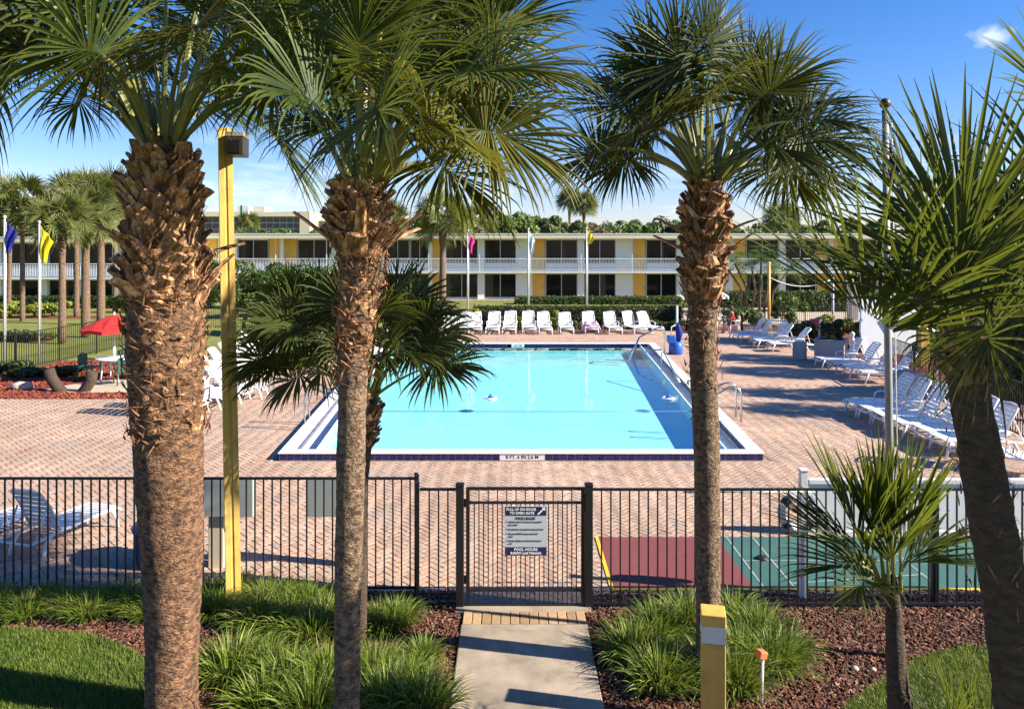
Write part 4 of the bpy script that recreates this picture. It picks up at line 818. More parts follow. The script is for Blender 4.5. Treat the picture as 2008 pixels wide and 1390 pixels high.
def hedge(label, x0, x1, y0, y1, z1, seed, n, size, tint, z0=-.05, name='hedge', group=None):
    t = thing(name, label, 'hedge', ((x0+x1)/2,(y0+y1)/2,z0), group); rng = np.random.default_rng(seed)
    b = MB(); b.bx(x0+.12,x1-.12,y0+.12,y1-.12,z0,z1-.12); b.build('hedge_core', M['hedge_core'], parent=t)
    u = rng.uniform(0,1,(n,3)); lo = np.array((x0,y0,z0)); hi = np.array((x1,y1,z1)); p = lo+u*(hi-lo)
    A = np.array([(y1-y0)*(z1-z0),(y1-y0)*(z1-z0),(x1-x0)*(z1-z0),(x1-x0)*(y1-y0)]); f = rng.choice(4,n,p=A/A.sum()); nd = np.zeros((n,3)); j = rng.normal(0,.05,n)
    for k,(ax,v,s) in enumerate(((0,x0,-1),(0,x1,1),(1,y0,-1),(2,z1,1))): q = f == k; p[q,ax] = v+j[q]; nd[q,ax] = s
    V, FQ, col = leaf_quads(p, nrm(nd+rng.normal(0,.5,(n,3))), size*rng.uniform(.6,1.3,n), rng, tint); bulk('foliage', V, FQ, M['leaf'], parent=t, col=col); return t
DK = ((.020,.040,.010),(.055,.085,.018)); MD = ((.04,.075,.016),(.10,.15,.03)); YG = ((.13,.17,.02),(.32,.33,.04)); FAR = lambda t: tuple(tuple(min(.32,c*1.7+.012) for c in q) for q in t); BR = ((.05,.11,.02),(.13,.21,.035)); OL = ((.06,.085,.028),(.13,.155,.05))  # FAR lightens leaf colours to put distance haze into them
# hedges in front of the motel
hedge('long dark clipped hedge behind the far row of loungers', G(930,640).x*.985, 9.05, 39.5, 40.6, 1.08, 1, 9000, .085, DK)
hedge('clipped hedge along the motel walk behind the flagpoles', 0.3, 13.2, 57.5, 59, .45, 2, 4000, .12, MD); hedge('square clipped hedge right of the long dark hedge', 14.2, 19.0, 54.2, 55.6, 1.05, 3, 3000, .11, MD)
hedge('bright trimmed hedge behind the right group of loungers', 18.2, 24.5, 50.5, 52, 1.25, 4, 4000, .12, MD); hedge('dark hedge along the left motel wing', -42, -22, 53.5, 54.6, .75, 5, 4500, .12, DK); hedge('hedge before the right end of the motel', 27, 44, 55, 56.5, .9, 6, 3500, .13, DK)
# low shrubs behind the far loungers
YB = ((.22,.27,.03),(.48,.46,.06))
for i,(px,py,w_,h_,tn,lb) in enumerate(((1088,652,.62,1.25,YB,'upright yellow green shrub between the far loungers'),(1025,655,.95,.9,YB,'low yellow green shrub behind the far loungers, left of the upright one'),(978,655,.8,.85,BR,'low bright shrub behind the far loungers near the slim palm'),
    (1128,655,.55,.55,MD,'small rounded shrub between the far loungers and the long hedge'),(1192,655,.9,.85,DK,'dark shrub behind the lounger with the pink towel'),(1298,650,1.2,.7,DK,'low dark bush at the right end of the far lounger row'),(1345,648,1.3,.7,DK,'dark bush behind the blue pool lift'),
    (905,640,1.5,1.1,YB,'feathery yellow green bush at the left end of the long hedge'))):
    p = G(px,py-6); p.y = 38.72; p.x = (px-CX)*p.y/F; shrub('shrub', lb, 'shrub', (p.x,p.y,h_/2), (w_,.55,h_/2), 1500, .075, 40+i, tn, 'shrubs behind the far loungers')
# right side planting
shrub('shrub','dark dense bush with a sunlit top behind the person at the table','shrub',(12.0,38.6,.75),(1.5,.9,.82),2600,.085,61,MD); 
for i,(px,py,w_,h_,tn,lb) in enumerate(((1560,672,1.1,1.0,OL,'olive brown bush behind the right group of loungers'),(1597,668,.9,.9,((.13,.07,.04),(.22,.13,.06)),'reddish brown dry bush right of the olive bush'),(1640,660,1.0,1.1,YG,'yellow green bush behind the grey planter'),(1676,668,.8,1.3,YG,'tall yellow green plant left of the white board'),(1545,640,1.2,1.9,BR,'leafy bright green sapling before the right hedge'))):
    p = G(px,py); shrub('shrub', lb, 'shrub', (p.x,p.y,h_/2), (w_,.7,h_/2), 1500, .09, 70+i, tn)
# left shrubs and trees
for i,(px,py,w_,h_,tn,lb) in enumerate(((10,622,1.8,1.0,YB,'yellow leafed shrub at the far left under the blue flag'),(70,622,1.8,.9,YB,'yellow leafed shrub behind the left flagpoles'),(105,618,1.4,1.1,YB,'yellow shrub beside the orange streaked palm'),(245,612,2.0,1.5,BR,'bright green shrub behind the red umbrella'),(40,665,1.6,.5,MD,'low green shrub on the lawn behind the left fence'),(20,735,1.2,.55,DK,'low dark foliage added as shade at the foot of the blue flagpole'),(90,738,1.3,.35,DK,'low dark foliage added as shade beside the curved stumps'))):  # last two: added dark foliage in place of a cast shadow
    p = G(px,py); shrub('shrub', lb, 'shrub', (p.x,p.y,h_/2), (w_,.8,h_/2), 1600, .11, 80+i, tn)
tree('round leafy tree with a curved leaning trunk right of the yellow pole', (-11.2,36.5,0), 3.6, (1.9,1.7,1.45), 6500, .11, 91, BR, None, .11, 16, [Vector(q) for q in ((-13.2,36.5,-.05),(-13.25,36.5,.7),(-12.7,36.5,1.4),(-11.6,36.5,1.75),(-11.2,36.5,2.1))])
tree('dense leafy tree left of the yellow pole behind the shaggy palm', (-17.2,46,0), 3.9, (2.4,2.0,1.9), 6500, .13, 92, MD, None, .16, 16); tree('dark leafy tree before the motel, behind the slim palm', (-13.6,47,0), 3.8, (2.6,2.0,1.8), 6500, .13, 93, ((.03,.06,.014),(.09,.14,.03)), None, .16, 16)
for i,(px,py,Y,rw,lb) in enumerate(((90,450,75,4.6,'dark tree filling the gap between the left palms'),(225,452,72,4.2,'dark tree behind the shaggy palm beyond the left wing'),(-20,440,80,4.6,'dark tree beyond the left end of the motel wing'))):
    p = AT(px,py,Y); tree(lb, (p.x,Y,0), p.z+1.6, (rw,rw*.8,3.6), 4200, .33, 95+i, DK, None, .25)
# areca clump right of the round-crowned palm
ar = Vector((16.3,49.5,0)); t = thing('areca_palm','feathery multi-stemmed palm clump with five slim brown trunks in front of the motel','palm tree',ar); rr = random.Random(5); tips = []
for i in range(6):
    a = i*1.05; top = ar+Vector((-2.1+.85*i, rr.uniform(-.5,.5), 3.0+rr.uniform(-.3,.5))); b = MB(); b.tube([ar+Vector((-.9+.36*i,rr.uniform(-.3,.3),0)), ar.lerp(top,.5)+Vector((.1,0,0)), top],[.10,.085,.07],8); b.build('trunk', M['wood'], parent=t); tips.append(top)
rng = np.random.default_rng(77); P_, D_ = [], []
for tp in tips:
    for k in range(13):
        a = rng.uniform(0,6.28); e = rng.uniform(.1,1.3); d0 = np.array((math.cos(a)*math.cos(e),math.sin(a)*math.cos(e),math.sin(e))); p = np.array(tp); d = d0.copy()
        for s in range(14):
            p = p+d*.14; d = nrm(d+np.array((0,0,-.12))); sv = nrm(np.cross(d,(0,0,1.)))
            for sg in (-1,1):
                P_.append(p.copy()); D_.append(nrm(sv*sg+d*.5+np.array((0,0,.15))+rng.normal(0,.1,3)))
P_ = np.array(P_); D_ = np.array(D_); V, FQ, tt, m_ = ribbons(P_, D_, rng.uniform(.35,.6,len(P_)), np.full(len(P_),.032), .18, 3, rng)
cb_ = np.repeat(rng.uniform(0,1,len(P_)),m_)[:,None]; bulk('fronds', V, FQ, M['leaf'], parent=t, col=np.array((.07,.14,.02))*(1-cb_)+np.array((.22,.30,.04))*cb_)['kind'] = 'stuff'
# trees beyond the roof line
TB = 'trees beyond the motel roof'; rr = random.Random(9)
for i,(px,top,w_,Y,tn) in enumerate(((905,416,30,72,YG),(985,416,26,90,BR),(1022,414,30,92,BR),(1058,432,20,100,MD),(1085,428,22,84,OL),(1110,436,20,95,OL),(1135,440,18,88,OL),(1170,438,28,130,((.10,.075,.04),(.16,.12,.06))),(1200,432,26,140,MD),(1235,434,30,150,MD),(1265,430,28,150,MD),(1300,432,30,150,DK),(1335,430,28,150,MD),(1370,434,30,150,DK),(1410,434,30,150,MD),
    (1455,440,32,130,BR),(1500,440,28,140,OL),(1550,438,30,140,MD),(1590,438,30,150,MD),(1630,434,30,150,DK),(1670,436,30,150,MD),(1715,434,30,150,MD),(1760,436,30,150,DK),(1800,432,30,150,MD),(1845,436,30,150,MD),(1890,434,30,150,DK),(1940,436,32,150,MD),(1990,434,32,150,MD),(860,440,24,110,MD),(820,438,24,120,MD),(770,442,26,120,DK),(720,444,26,120,MD),(560,448,22,130,BR),(530,450,18,132,MD),(640,446,24,120,MD),(460,446,22,135,MD))):
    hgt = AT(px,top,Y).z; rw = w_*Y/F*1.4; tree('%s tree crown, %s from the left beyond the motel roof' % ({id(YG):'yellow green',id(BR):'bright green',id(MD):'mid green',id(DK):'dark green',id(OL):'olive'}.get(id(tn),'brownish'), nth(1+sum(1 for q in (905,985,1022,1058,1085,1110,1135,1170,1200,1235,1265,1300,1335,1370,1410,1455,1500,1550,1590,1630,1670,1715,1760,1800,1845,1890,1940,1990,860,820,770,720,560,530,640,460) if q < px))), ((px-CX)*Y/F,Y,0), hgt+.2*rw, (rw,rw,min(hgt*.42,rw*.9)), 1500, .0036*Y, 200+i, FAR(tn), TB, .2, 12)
# dark planting right of the deck
hedge('tall dark hedge behind the black fence at right', 13.6, 24, 20.5, 22, 2.3, 31, 9000, .10, DK, group=None); hedge('loose dark hedge further back at the right', 17, 34, 30, 32, 2.6, 32, 6000, .14, DK)
# ---- foreground: mulch chips, lawn blades, grass clumps
rng = np.random.default_rng(8)
def inpoly(x, y, poly):
    ins = np.zeros(len(x), bool); n = len(poly)
    for i in range(n):
        (xa,ya),(xb,yb) = poly[i], poly[i-1]; c = ((ya > y) != (yb > y)) & (x < (xb-xa)*(y-ya)/((yb-ya) or 1e-9)+xa); ins ^= c
    return ins
def chips(name, n, x0, x1, y0, y1, keep, pal, z, seed, smin=.012, smax=.042):
    rng = np.random.default_rng(seed); x = rng.uniform(x0,x1,n); y = rng.uniform(y0,y1,n); k = keep(x,y); x, y = x[k], y[k]; n = len(x)
    a = rng.uniform(0,6.28,n); L = rng.uniform(smin,smax,n); W = L*rng.uniform(.25,.6,n); th = rng.uniform(.003,.009,n); tl = rng.normal(0,.4,n); t2 = rng.normal(0,.35,n)
    u = np.stack((np.cos(a)*np.cos(tl),np.sin(a)*np.cos(tl),np.sin(tl)),1); v = nrm(np.stack((-np.sin(a),np.cos(a),t2),1)); w_ = np.cross(u,v); c = np.stack((x,y,np.full(n,z)+rng.uniform(0,.022,n)),1)
    L,W,th = L[:,None],W[:,None],th[:,None]
    V = np.stack((c-u*L-v*W*.6,c+u*L-v*W,c+u*L*.8+v*W,c-u*L+v*W, c-u*L*.9-v*W*.5+w_*th,c+u*L*.9-v*W*.9+w_*th,c+u*L*.7+v*W*.9+w_*th,c-u*L*.9+v*W*.8+w_*th),1).reshape(-1,3)
    q = np.array([(4,5,6,7),(0,1,5,4),(1,2,6,5),(2,3,7,6),(3,0,4,7)]); FQ = (q[None]+(np.arange(n)*8)[:,None,None]).reshape(-1,4)
    pal = np.array(pal); col = np.repeat(pal[rng.integers(0,len(pal),n)]*rng.uniform(.6,1.25,(n,1)),8,0)
    o = bulk(name, V, FQ, M['chip'], col=col); tag(o, kind='stuff'); return o
MP = [(.26,.095,.045),(.17,.058,.034),(.12,.044,.028),(.28,.135,.08),(.34,.215,.14),(.20,.07,.042),(.085,.035,.024),(.24,.10,.06)]
fr = lambda x, y: (np.abs(x)/np.maximum(y,7.2) < .78)
o = chips('mulch_chips', 120000, -6.8, 6.8, 4.6, 9.12, lambda x,y: fr(x,y) & ~((x > -.59) & (x < .86)) & ~inpoly(x,y,LAWN_L) & ~inpoly(x,y,LAWN_R), MP, -.012, 51, .008, .032); o['label'] = 'loose red brown mulch chips on the planting bed'
RP = [(.36,.075,.035),(.28,.055,.03),(.20,.04,.025),(.42,.12,.06)]
o = chips('red_mulch_chips', 22000, -17, -10.8, 20.95, 28, lambda x,y: fr(x,y) & ~((x > -14) & (y > 21.8) & (y < 24.2)), RP, -.02, 52, .03,.08); o['label'] = 'bright red mulch chips on the left bed'
def lawn_blades(name, poly, n, box, seed, L=(.035,.075), lab=None):
    rng = np.random.default_rng(seed); x = rng.uniform(box[0],box[1],n); y = rng.uniform(box[2],box[3],n); k = inpoly(x,y,poly) & (np.abs(x)/y < .73); x, y = x[k], y[k]; n = len(x)
    a = rng.uniform(0,6.28,n); e = rng.uniform(.7,1.5,n); D = np.stack((np.cos(a)*np.cos(e),np.sin(a)*np.cos(e),np.sin(e)),1)
    V, FQ, tt, m = ribbons(np.stack((x,y,np.full(n,-.01)),1), D, rng.uniform(*L,n), rng.uniform(.0022,.0042,n), .12, 2, rng)
    pt = np.array([noise.noise(Vector((p*2.2,q*2.2,1))) for p,q in zip(x,y)])*.5+.5; t = np.clip(pt+rng.normal(0,.2,n),0,1)[:,None]
    col = np.repeat(np.array((.09,.165,.02))*(1-t)+np.array((.23,.30,.035))*t,m,0); o = bulk(name, V, FQ, M['grass'], col=col); tag(o, lab, kind='stuff'); return o
lawn_blades('lawn_grass', LAWN_L, 60000, (-6.4,-3.1,6.2,8.3), 61, lab='short green lawn grass at the bottom left'); lawn_blades('lawn_grass', LAWN_R, 46000, (3.0,6.6,6.2,8.0), 62, lab='short green lawn grass at the bottom right')
def clump_mesh(seed, n=290, wild=0.0):
    rng = np.random.default_rng(seed); a = rng.uniform(0,6.28,n); rr_ = .17*np.sqrt(rng.uniform(0,1,n)); e = np.clip(1.5-rr_*3.4+rng.normal(0,.18,n),.35,1.55)
    P = np.stack((np.cos(a)*rr_,np.sin(a)*rr_,np.zeros(n)),1); D = np.stack((np.cos(a)*np.cos(e),np.sin(a)*np.cos(e),np.sin(e)),1)
    V, FQ, tt, m = ribbons(P, D, rng.uniform(.20,.46,n), rng.uniform(.0045,.0085,n), .30+.12*rng.uniform(0,1,n), 6, rng)
    t = np.clip(rng.uniform(0,1,n)+.15*rng.normal(0,1,n),0,1)[:,None]; col = np.array((.06,.125,.015))*(1-t)+np.array((.29,.38,.04))*t
    dead = rng.uniform(0,1,n) < .09; col[dead] = (.32,.26,.10)
    return fast_mesh('blades', V, FQ, M['grass'], np.repeat(col,m,0))
CL = [clump_mesh(300+s) for s in range(5)]
def clump(label, px, py, sc=1.0, group='grass clumps in the planting bed'):
    r = random.Random(int(px*13+py)); p = G(px,py,-.01); t = thing('grass_clump', label, 'ornamental grass', p, group)
    for i in range(2):
        o = link(CL[r.randrange(5)],'blades',t,(r.uniform(-.07,.07)*i,r.uniform(-.05,.05)*i,0)); o.rotation_euler.z = r.uniform(0,6.28); o.scale = (sc*r.uniform(.9,1.1),sc*r.uniform(.9,1.1),sc*.86)
cl = []
for i,x in enumerate((-30,10,52,95,138,182,224,262,300)): cl.append(('arching grass clump, %s from the left in the row along the left fence' % nth(i+1), x, 1188+(i%3)*10, .92))
for lb,x,y,s in (('grass clump between the shaggy trunk and the yellow pole, back one',412,1180,.9),('grass clump just left of the foot of the yellow pole',425,1205,.95),('grass clump behind the foot of the yellow pole',468,1165,.85),('grass clump right behind the yellow pole under the fence',520,1182,.95),('grass clump under the fence between pole and slim trunk',565,1185,.9),('grass clump under the fence left of the slim trunk',612,1188,.95),('grass clump touching the slim trunk at the back',640,1212,.9),
    ('full grass clump right in front of the yellow pole',505,1222,1.05),('low grass clump in the middle of the left bed',560,1232,1.0),('wide grass clump left of the slim trunk in the middle row',612,1246,1.05),('broad isolated grass clump right of the shaggy trunk',452,1322,1.25),('grass clump right of the broad isolated one',520,1318,1.0),('grass clump in the front row nearest the slim trunk',636,1340,1.15),('grass clump front row between the two trunks',570,1352,1.15),('grass clump front row, further left',520,1392,1.1),('grass clump cut by the lower edge left of the slim trunk',610,1408,1.2),
    ('yellowish grass clump right of the slim trunk under the fence',742,1236,1.0),('yellowish grass clump near the low fence corner',782,1226,.9),('small dark grass clump between slim trunk and path',832,1292,.72),('grass clump right of the slim trunk, low front',735,1330,1.0),('grass clump beside the path at the bottom',835,1392,1.1),('grass clump at the bottom edge right of the slim trunk',760,1395,1.2),('grass clump in front of the small dark clump',800,1352,.95),
    ('grass clump at the left side of the round-crowned palm',1238,1290,1.15),('grass clump left of the bollard light, front',1290,1345,1.2),('grass clump left of the bollard light, back',1290,1248,1.15),('grass clump behind the round-crowned palm, left',1345,1225,1.1),('grass clump behind the round-crowned palm, right',1432,1222,1.1),('grass clump right of the round-crowned palm',1488,1256,1.2),('grass clump right of the bollard light, back',1455,1300,1.2),('grass clump behind the orange capped stake',1508,1312,1.15),('grass clump right of the bollard light, front',1440,1352,1.1),('grass clump at the foot of the bollard light',1395,1330,1.1),('outermost grass clump right of the orange capped stake',1530,1290,1.0)): cl.append((lb,x,y,s))
for c_ in cl: clump(*c_)
# ================================================================ FENCES AND GATE
PK = {}
def picket(h, w_=.0165):
    k = (round(h,3), w_)
    if k not in PK:
        b = MB(); b.bx(-w_/2,w_/2,-w_/2,w_/2,0,h); PK[k] = b.mesh('picket', M['black_metal'])
    return PK[k]
def fence(name, label, p0, p1, h, step, post_every, parts=True, zb=.04, post=.04, cap=True, rail=.034):
    p0, p1 = Vector(p0), Vector(p1); d = p1-p0; L = d.length; u = d.normalized(); an = math.atan2(u.y,u.x); t = thing(name, label, 'fence', p0, rz=an)
    def put(mb, nm, mt): o = link(mb.mesh(nm, mt), nm, t); return o
    for z in (h-rail, zb):
        b = MB(); b.bx(0,L,-rail/2,rail/2,z,z+rail*.8); put(b,'rail',M['black_metal'])
    n = int(L/step); xs = [i*step for i in range(1,n+1) if i*step < L-.02]
    if parts:
        for x in xs: link(picket(h-rail-zb-.02), 'picket', t, (x,0,zb+.02))
    else:
        b = MB()
        for x in xs: b.bx(x-.009,x+.009,-.009,.009,zb+.02,h-rail)
        put(b,'picket_panel',M['black_metal'])['kind'] = 'stuff'
    if post_every:
        m_ = max(1,round(L/post_every))
        for i in range(m_+1):
            x = L*i/m_; b = MB(); b.bx(x-post/2,x+post/2,-post/2,post/2,-.12,h+.03); b.bx(x-post*.6,x+post*.6,-post*.6,post*.6,h+.03,h+.045); put(b,'post',M['black_metal'])
    return t
FS = 1450/8.7
XG0, XG1 = (902-CX)/FS, (1154.5-CX)/FS
fence('metal_fence','black picket fence left of the gate, set back a little behind the grass clumps',(-7.4,9.09,0),((816-CX)*9.09/F,9.09,0),1.415,.106,3.1)
fence('metal_fence','short black fence piece between the left fence corner and the gate',((823-CX)/FS,8.72,0),(XG0-.04,8.72,0),1.40,.110,0,zb=.035)
fence('metal_fence','very short black fence return joining the two left fence pieces',((819-CX)*9.06/F,9.03,0),((819-CX)*8.74/F,8.74,0),1.41,.105,.35)
fence('metal_fence','black picket fence running right from the gate past the round-crowned palm',(XG1+.04,8.7,0),(7.6,8.7,0),1.405,.110,0,zb=.03)
bp = thing('fence_post','single black post holding the right fence behind the leaning dark palm','post',(5.0,8.74,0)); b = MB(); b.bx(4.97,5.03,8.735,8.79,-.1,1.42); b.build('shaft', M['black_metal'], parent=bp); b = MB(); b.bx(4.963,5.037,8.728,8.797,1.42,1.435); b.build('cap', M['black_metal'], parent=bp)
gt = thing('metal_gate','closed black picket gate at the end of the path, between two thick posts','gate',((XG0+XG1)/2,8.7,0))
for x in (XG0,XG1):
    b = MB(); b.bx(x-.045,x+.045,8.655,8.745,-.15,1.43); b.build('post', M['black_metal'], parent=gt, bevel=.004); b = MB(); b.bx(x-.05,x+.05,8.65,8.75,1.431,1.452); b.bx(x-.035,x+.035,8.665,8.735,1.452,1.462); b.build('post_cap', M['black_metal'], parent=gt, bevel=.004)
ga, gb_ = (914-CX)/FS, (1146-CX)/FS
def zpx(y): return H-(y-HZ)/FS
for x in (ga,gb_-.04): b = MB(); b.bx(x,x+.042,8.68,8.72,zpx(1190),zpx(955)); b.build('gate_stile', M['black_metal'], parent=gt)
for y, th in ((957.5,.032),(985,.026),(1156,.026),(1186,.034)): b = MB(); b.bx(ga+.042,gb_-.04,8.682,8.718,zpx(y)-th/2,zpx(y)+th/2); b.build('gate_rail', M['black_metal'], parent=gt)
n = 24; gs = (gb_-ga-.082)/n
for i in range(1,n):
    x = ga+.042+i*gs; full = i % 2 == 0; b = picket(zpx(959 if full else 986)-zpx(1184), .0125); link(b,'picket',gt,(x-root_off(gt).x,0,zpx(1184)))
for z in (.28,1.18): b = MB(); b.bx(XG0+.046,ga,8.685,8.715,z,z+.09); b.build('hinge', M['black_metal'], parent=gt)
b = MB(); b.bx(gb_+.001,XG1-.046,8.68,8.715,1.12,1.22); b.tube([(gb_+.01,8.69,1.22),(gb_+.01,8.69,1.34)],.012,8); b.build('latch', M['black_metal'], parent=gt)
# sign on the gate
sgx0, sgx1 = (990-CX)*8.665/F, (1072-CX)*8.665/F; zs = lambda y: H-(y-HZ)*8.665/F
sg = thing('pool_rules_sign','grey and navy pool rules sign fixed on the black gate','sign',((sgx0+sgx1)/2,8.665,zs(1089)))
b = MB(); b.bx(sgx0,sgx1,8.662,8.666,zs(1089),zs(992)); b.build('board', M['sign_grey'], parent=sg)
def yb(v): return zs(992+(1089-992)*v)
b = MB(); b.bx(sgx0+.004,sgx1-.004,8.659,8.6615,yb(.185),yb(.01)); b.build('header_band', M['navy'], parent=sg); b = MB(); b.bx(sgx0+.002,sgx1-.002,8.659,8.6615,yb(.99),yb(.825)); b.build('footer_band', M['navy'], parent=sg)
sc = (sgx0+sgx1)/2; yt = 8.657
text_mesh('PULL UP ON KNOB', .040, M['ink_white'], 'lettering', sg, (sc-.055,yt,yb(.065)), bold=.0012); text_mesh('TO OPEN GATE', .040, M['ink_white'], 'lettering', sg, (sc-.045,yt,yb(.14)), bold=.0012)
ar_ = MB(); a0 = Vector((sgx1-.105,yt,yb(.165))); a1 = Vector((sgx1-.038,yt,yb(.055))); dd = (a1-a0).normalized(); nn = Vector((-dd.z,0,dd.x)); tp_ = a1+dd*.03
P = [a0+nn*.009,a0-nn*.009,a1-nn*.009,a1-nn*.030,tp_,a1+nn*.030,a1+nn*.009]; P2 = [p+Vector((0,-.002,0)) for p in P]; ar_.add(P+P2,[(7,8,9,10,11,12,13)]+[(i,(i+1)%7,7+(i+1)%7,7+i) for i in range(7)]); ar_.build('arrow', M['ink_white'], parent=sg)
text_mesh('POOL RULES', .040, M['ink'], 'lettering', sg, (sc,8.659,yb(.245)), bold=.0008)
for v, s in ((.315,'Children under 17 must be accompanied'),(.375,'by an adult.'),(.465,'No alcoholic consumption in the pool area.'),(.555,'The gate MUST be kept closed at all'),(.61,'times.'),(.695,'Bottles and glass not allowed in the pool'),(.75,'area.')):
    text_mesh(s, .0235, M['ink'], 'lettering', sg, (sgx0+.045,8.659,yb(v)), align='LEFT', bold=.0004)
for v in (.315,.465,.555,.695): b = MB(); b.lathe([(.001,.0),(.006,.0)],8); o = text_mesh('•', .05, M['ink'], 'bullet', sg, (sgx0+.02,8.659,yb(v)))
text_mesh('POOL HOURS', .044, M['ink_white'], 'lettering', sg, (sc,yt,yb(.872)), bold=.0012); text_mesh('8:00AM until Midnight', .040, M['ink_white'], 'lettering', sg, (sc,yt,yb(.945)), bold=.0012)
# further fences
fence('metal_fence','black fence along the right side of the deck beside the red court',(10.75,12.6,0),(12.9,25.5,0),1.25,.11,2.4)
fence('metal_fence','long black fence at the back right along the tan pavement',(7.2,40.95,0),(21,41.6,0),1.15,.12,2.3,parts=False)
fence('metal_fence','black fence on the left lawn behind the flagpoles',(-17.4,21,0),(-16.6,39.5,0),1.3,.12,2.4,parts=False)
fence('metal_fence','black fence at the back left behind the left row of loungers',(-16.6,40.2,0),(-9.5,40.9,0),1.15,.12,2.3,parts=False)
# white post with ring buoy, rescue pole and white panel
pp = Vector(((1575-CX)*8.95/F,8.95,0)); t = thing('white_post','square white vinyl post just behind the right fence','post',pp); b = MB(); b.bx(pp.x-.043,pp.x+.043,8.907,8.993,-.05,1.53); b.build('shaft', M['vinyl'], parent=t, bevel=.004); b = MB(); b.bx(pp.x-.052,pp.x+.052,8.898,9.002,1.53,1.555); b.build('cap', M['vinyl'], parent=t, bevel=.006)
t = thing('life_ring','white ring buoy with blue bands hanging behind the white post','life ring',(pp.x-.02,9.06,.72)); c = Vector((pp.x-.02,9.07,.98)); b = MB(); bb = MB()
def arc(b_, a0_, a1_, r0, r1, n_): b_.tube([c+Vector((math.cos(a0_+(a1_-a0_)*i/n_)*r0,0,math.sin(a0_+(a1_-a0_)*i/n_)*r0)) for i in range(n_+1)], r1, 10)
arc(b,0,2*math.pi,.20,.052,28); b.build('ring', M['white_plastic'], parent=t)
for k in range(4): arc(bb, .6+k*1.5708, .95+k*1.5708, .20, .056, 5)
bb.build('band', M['navy'], parent=t)
b = MB(); b.tube([(2.05,8.86,1.30),(3.62,8.86,1.305)],.010,8); tag(b.build('rescue_pole', M['pole_grey'], origin=(2.8,8.86,1.30)),'thin horizontal rescue pole carried on the back of the right fence','pole')
pn = thing('low_wall','low white vinyl panel wall standing on the teal court behind the right fence','panel wall',(6.4,10.9,0)); b = MB(); b.bx(4.37,8.1,10.88,10.92,.07,.76); b.build('panel', M['vinyl'], parent=pn); b = MB(); b.bx(4.36,8.11,10.85,10.95,.76,.83); b.build('top_rail', M['vinyl'], parent=pn, bevel=.006); b = MB(); b.bx(4.36,8.11,10.86,10.94,.0,.07); b.build('bottom_rail', M['vinyl'], parent=pn, bevel=.006)
for x in (4.32,6.5,8.15): b = MB(); b.bx(x-.04,x+.04,10.86,10.94,-.02,.86 if x != 6.5 else .758); b.build('end_post', M['vinyl'], parent=pn) if x != 6.5 else None
# ================================================================ POLES AND FLAGS
def flag_mesh(seed, w_=.55, h=.85, k=12, m=16):
    r = random.Random(seed); V = []
    for j in range(m+1):
        v = j/m
        for i in range(k+1):
            u = i/k; x = u*w_*(.50-.30*v+.06*math.sin(v*5+seed))+.02; y = .06*math.sin(u*11+seed+v*2)*(.4+.6*u)+.02*math.sin(v*7+u*3); z = -h*v*(.92-.18*u)-u*h*.42*(1-.25*v)+.02*math.sin(u*9+seed)
            V.append((x,y,z))
    FQ = [(j*(k+1)+i,j*(k+1)+i+1,(j+1)*(k+1)+i+1,(j+1)*(k+1)+i) for j in range(m) for i in range(k)]
    return V, FQ
def flagpole(plabel, flabel, px, pyb, pyt, m, seed, lean=0.0, r0=.045, fl=(.55,.85), ball=True, furled=False, Y=None, drop=.06):
    g = G(px,pyb) if Y is None else Vector(((px-CX)*Y/F,Y,0)); top = AT(px,pyt,g.y).z; t = thing('flagpole', plabel, 'flagpole', g)
    tp = Vector((g.x+lean,g.y,top)); b = MB(); b.tube([g+Vector((0,0,-.05)),g.lerp(tp,.5),tp],[r0,r0*.9,r0*.72],12); b.build('pole', M['pole_dark'] if furled else M['pole_grey'], parent=t)
    b = MB(); b.lathe([(.001,-.02),(r0*.9,.0),(r0*.5,.03),(r0*1.2,.06),(r0*1.35,.09),(r0*.9,.13),(.001,.145)],12,tp); b.build('finial', M['pole_grey'] if not furled else M['lamp_dark'], parent=t)
    b = MB(); b.tube([tp+Vector((r0*1.5,-.01,-.1)), g+Vector((r0*1.6,-.01,1.0))],.006,4); b.build('halyard', M['white_plastic'], parent=t)
    if m:
        fp = tp.lerp(g, drop/ (top or 1)); V, FQ = flag_mesh(seed,*fl); o = bulk('flag', np.array(V)+np.array(fp+Vector((r0*.6,0,0))), FQ, M[m], origin=fp, smooth=True); s = o.modifiers.new('thick','SOLIDIFY'); s.thickness = .006
        tag(o, flabel, 'flag')
flagpole('grey flagpole at the far left carrying the blue flag','limp royal blue flag at the far left',9,727,430,'flag_blue',1,fl=(.75,1.05),lean=.0); flagpole('grey flagpole with the yellow flag left of the red umbrella','limp yellow flag hanging left of the shaggy palm',77,712,440,'flag_yellow',2,fl=(.85,1.35))
flagpole('white flagpole with the pink flag behind the long hedge','limp magenta pink flag before the motel',917,630,455,'flag_pink',3,fl=(.75,1.2),r0=.06); flagpole('white flagpole with the pale flag in the middle of the motel','limp pale blue white flag before the motel',1036,630,452,'flag_white',4,fl=(.75,1.3),r0=.06); flagpole('white flagpole with the small yellow flag before the motel','small yellow flag lit by the sun before the motel',1150,630,450,'flag_yellow',5,fl=(.85,.8),r0=.06)
flagpole('tall grey flagpole with a round finial rising before the right palms','furled blue flag tied near the top of the tall right flagpole',1749,1288,220,'flag_blue',6,lean=-.07,r0=.042,fl=(.20,.42),furled=True,drop=.32)
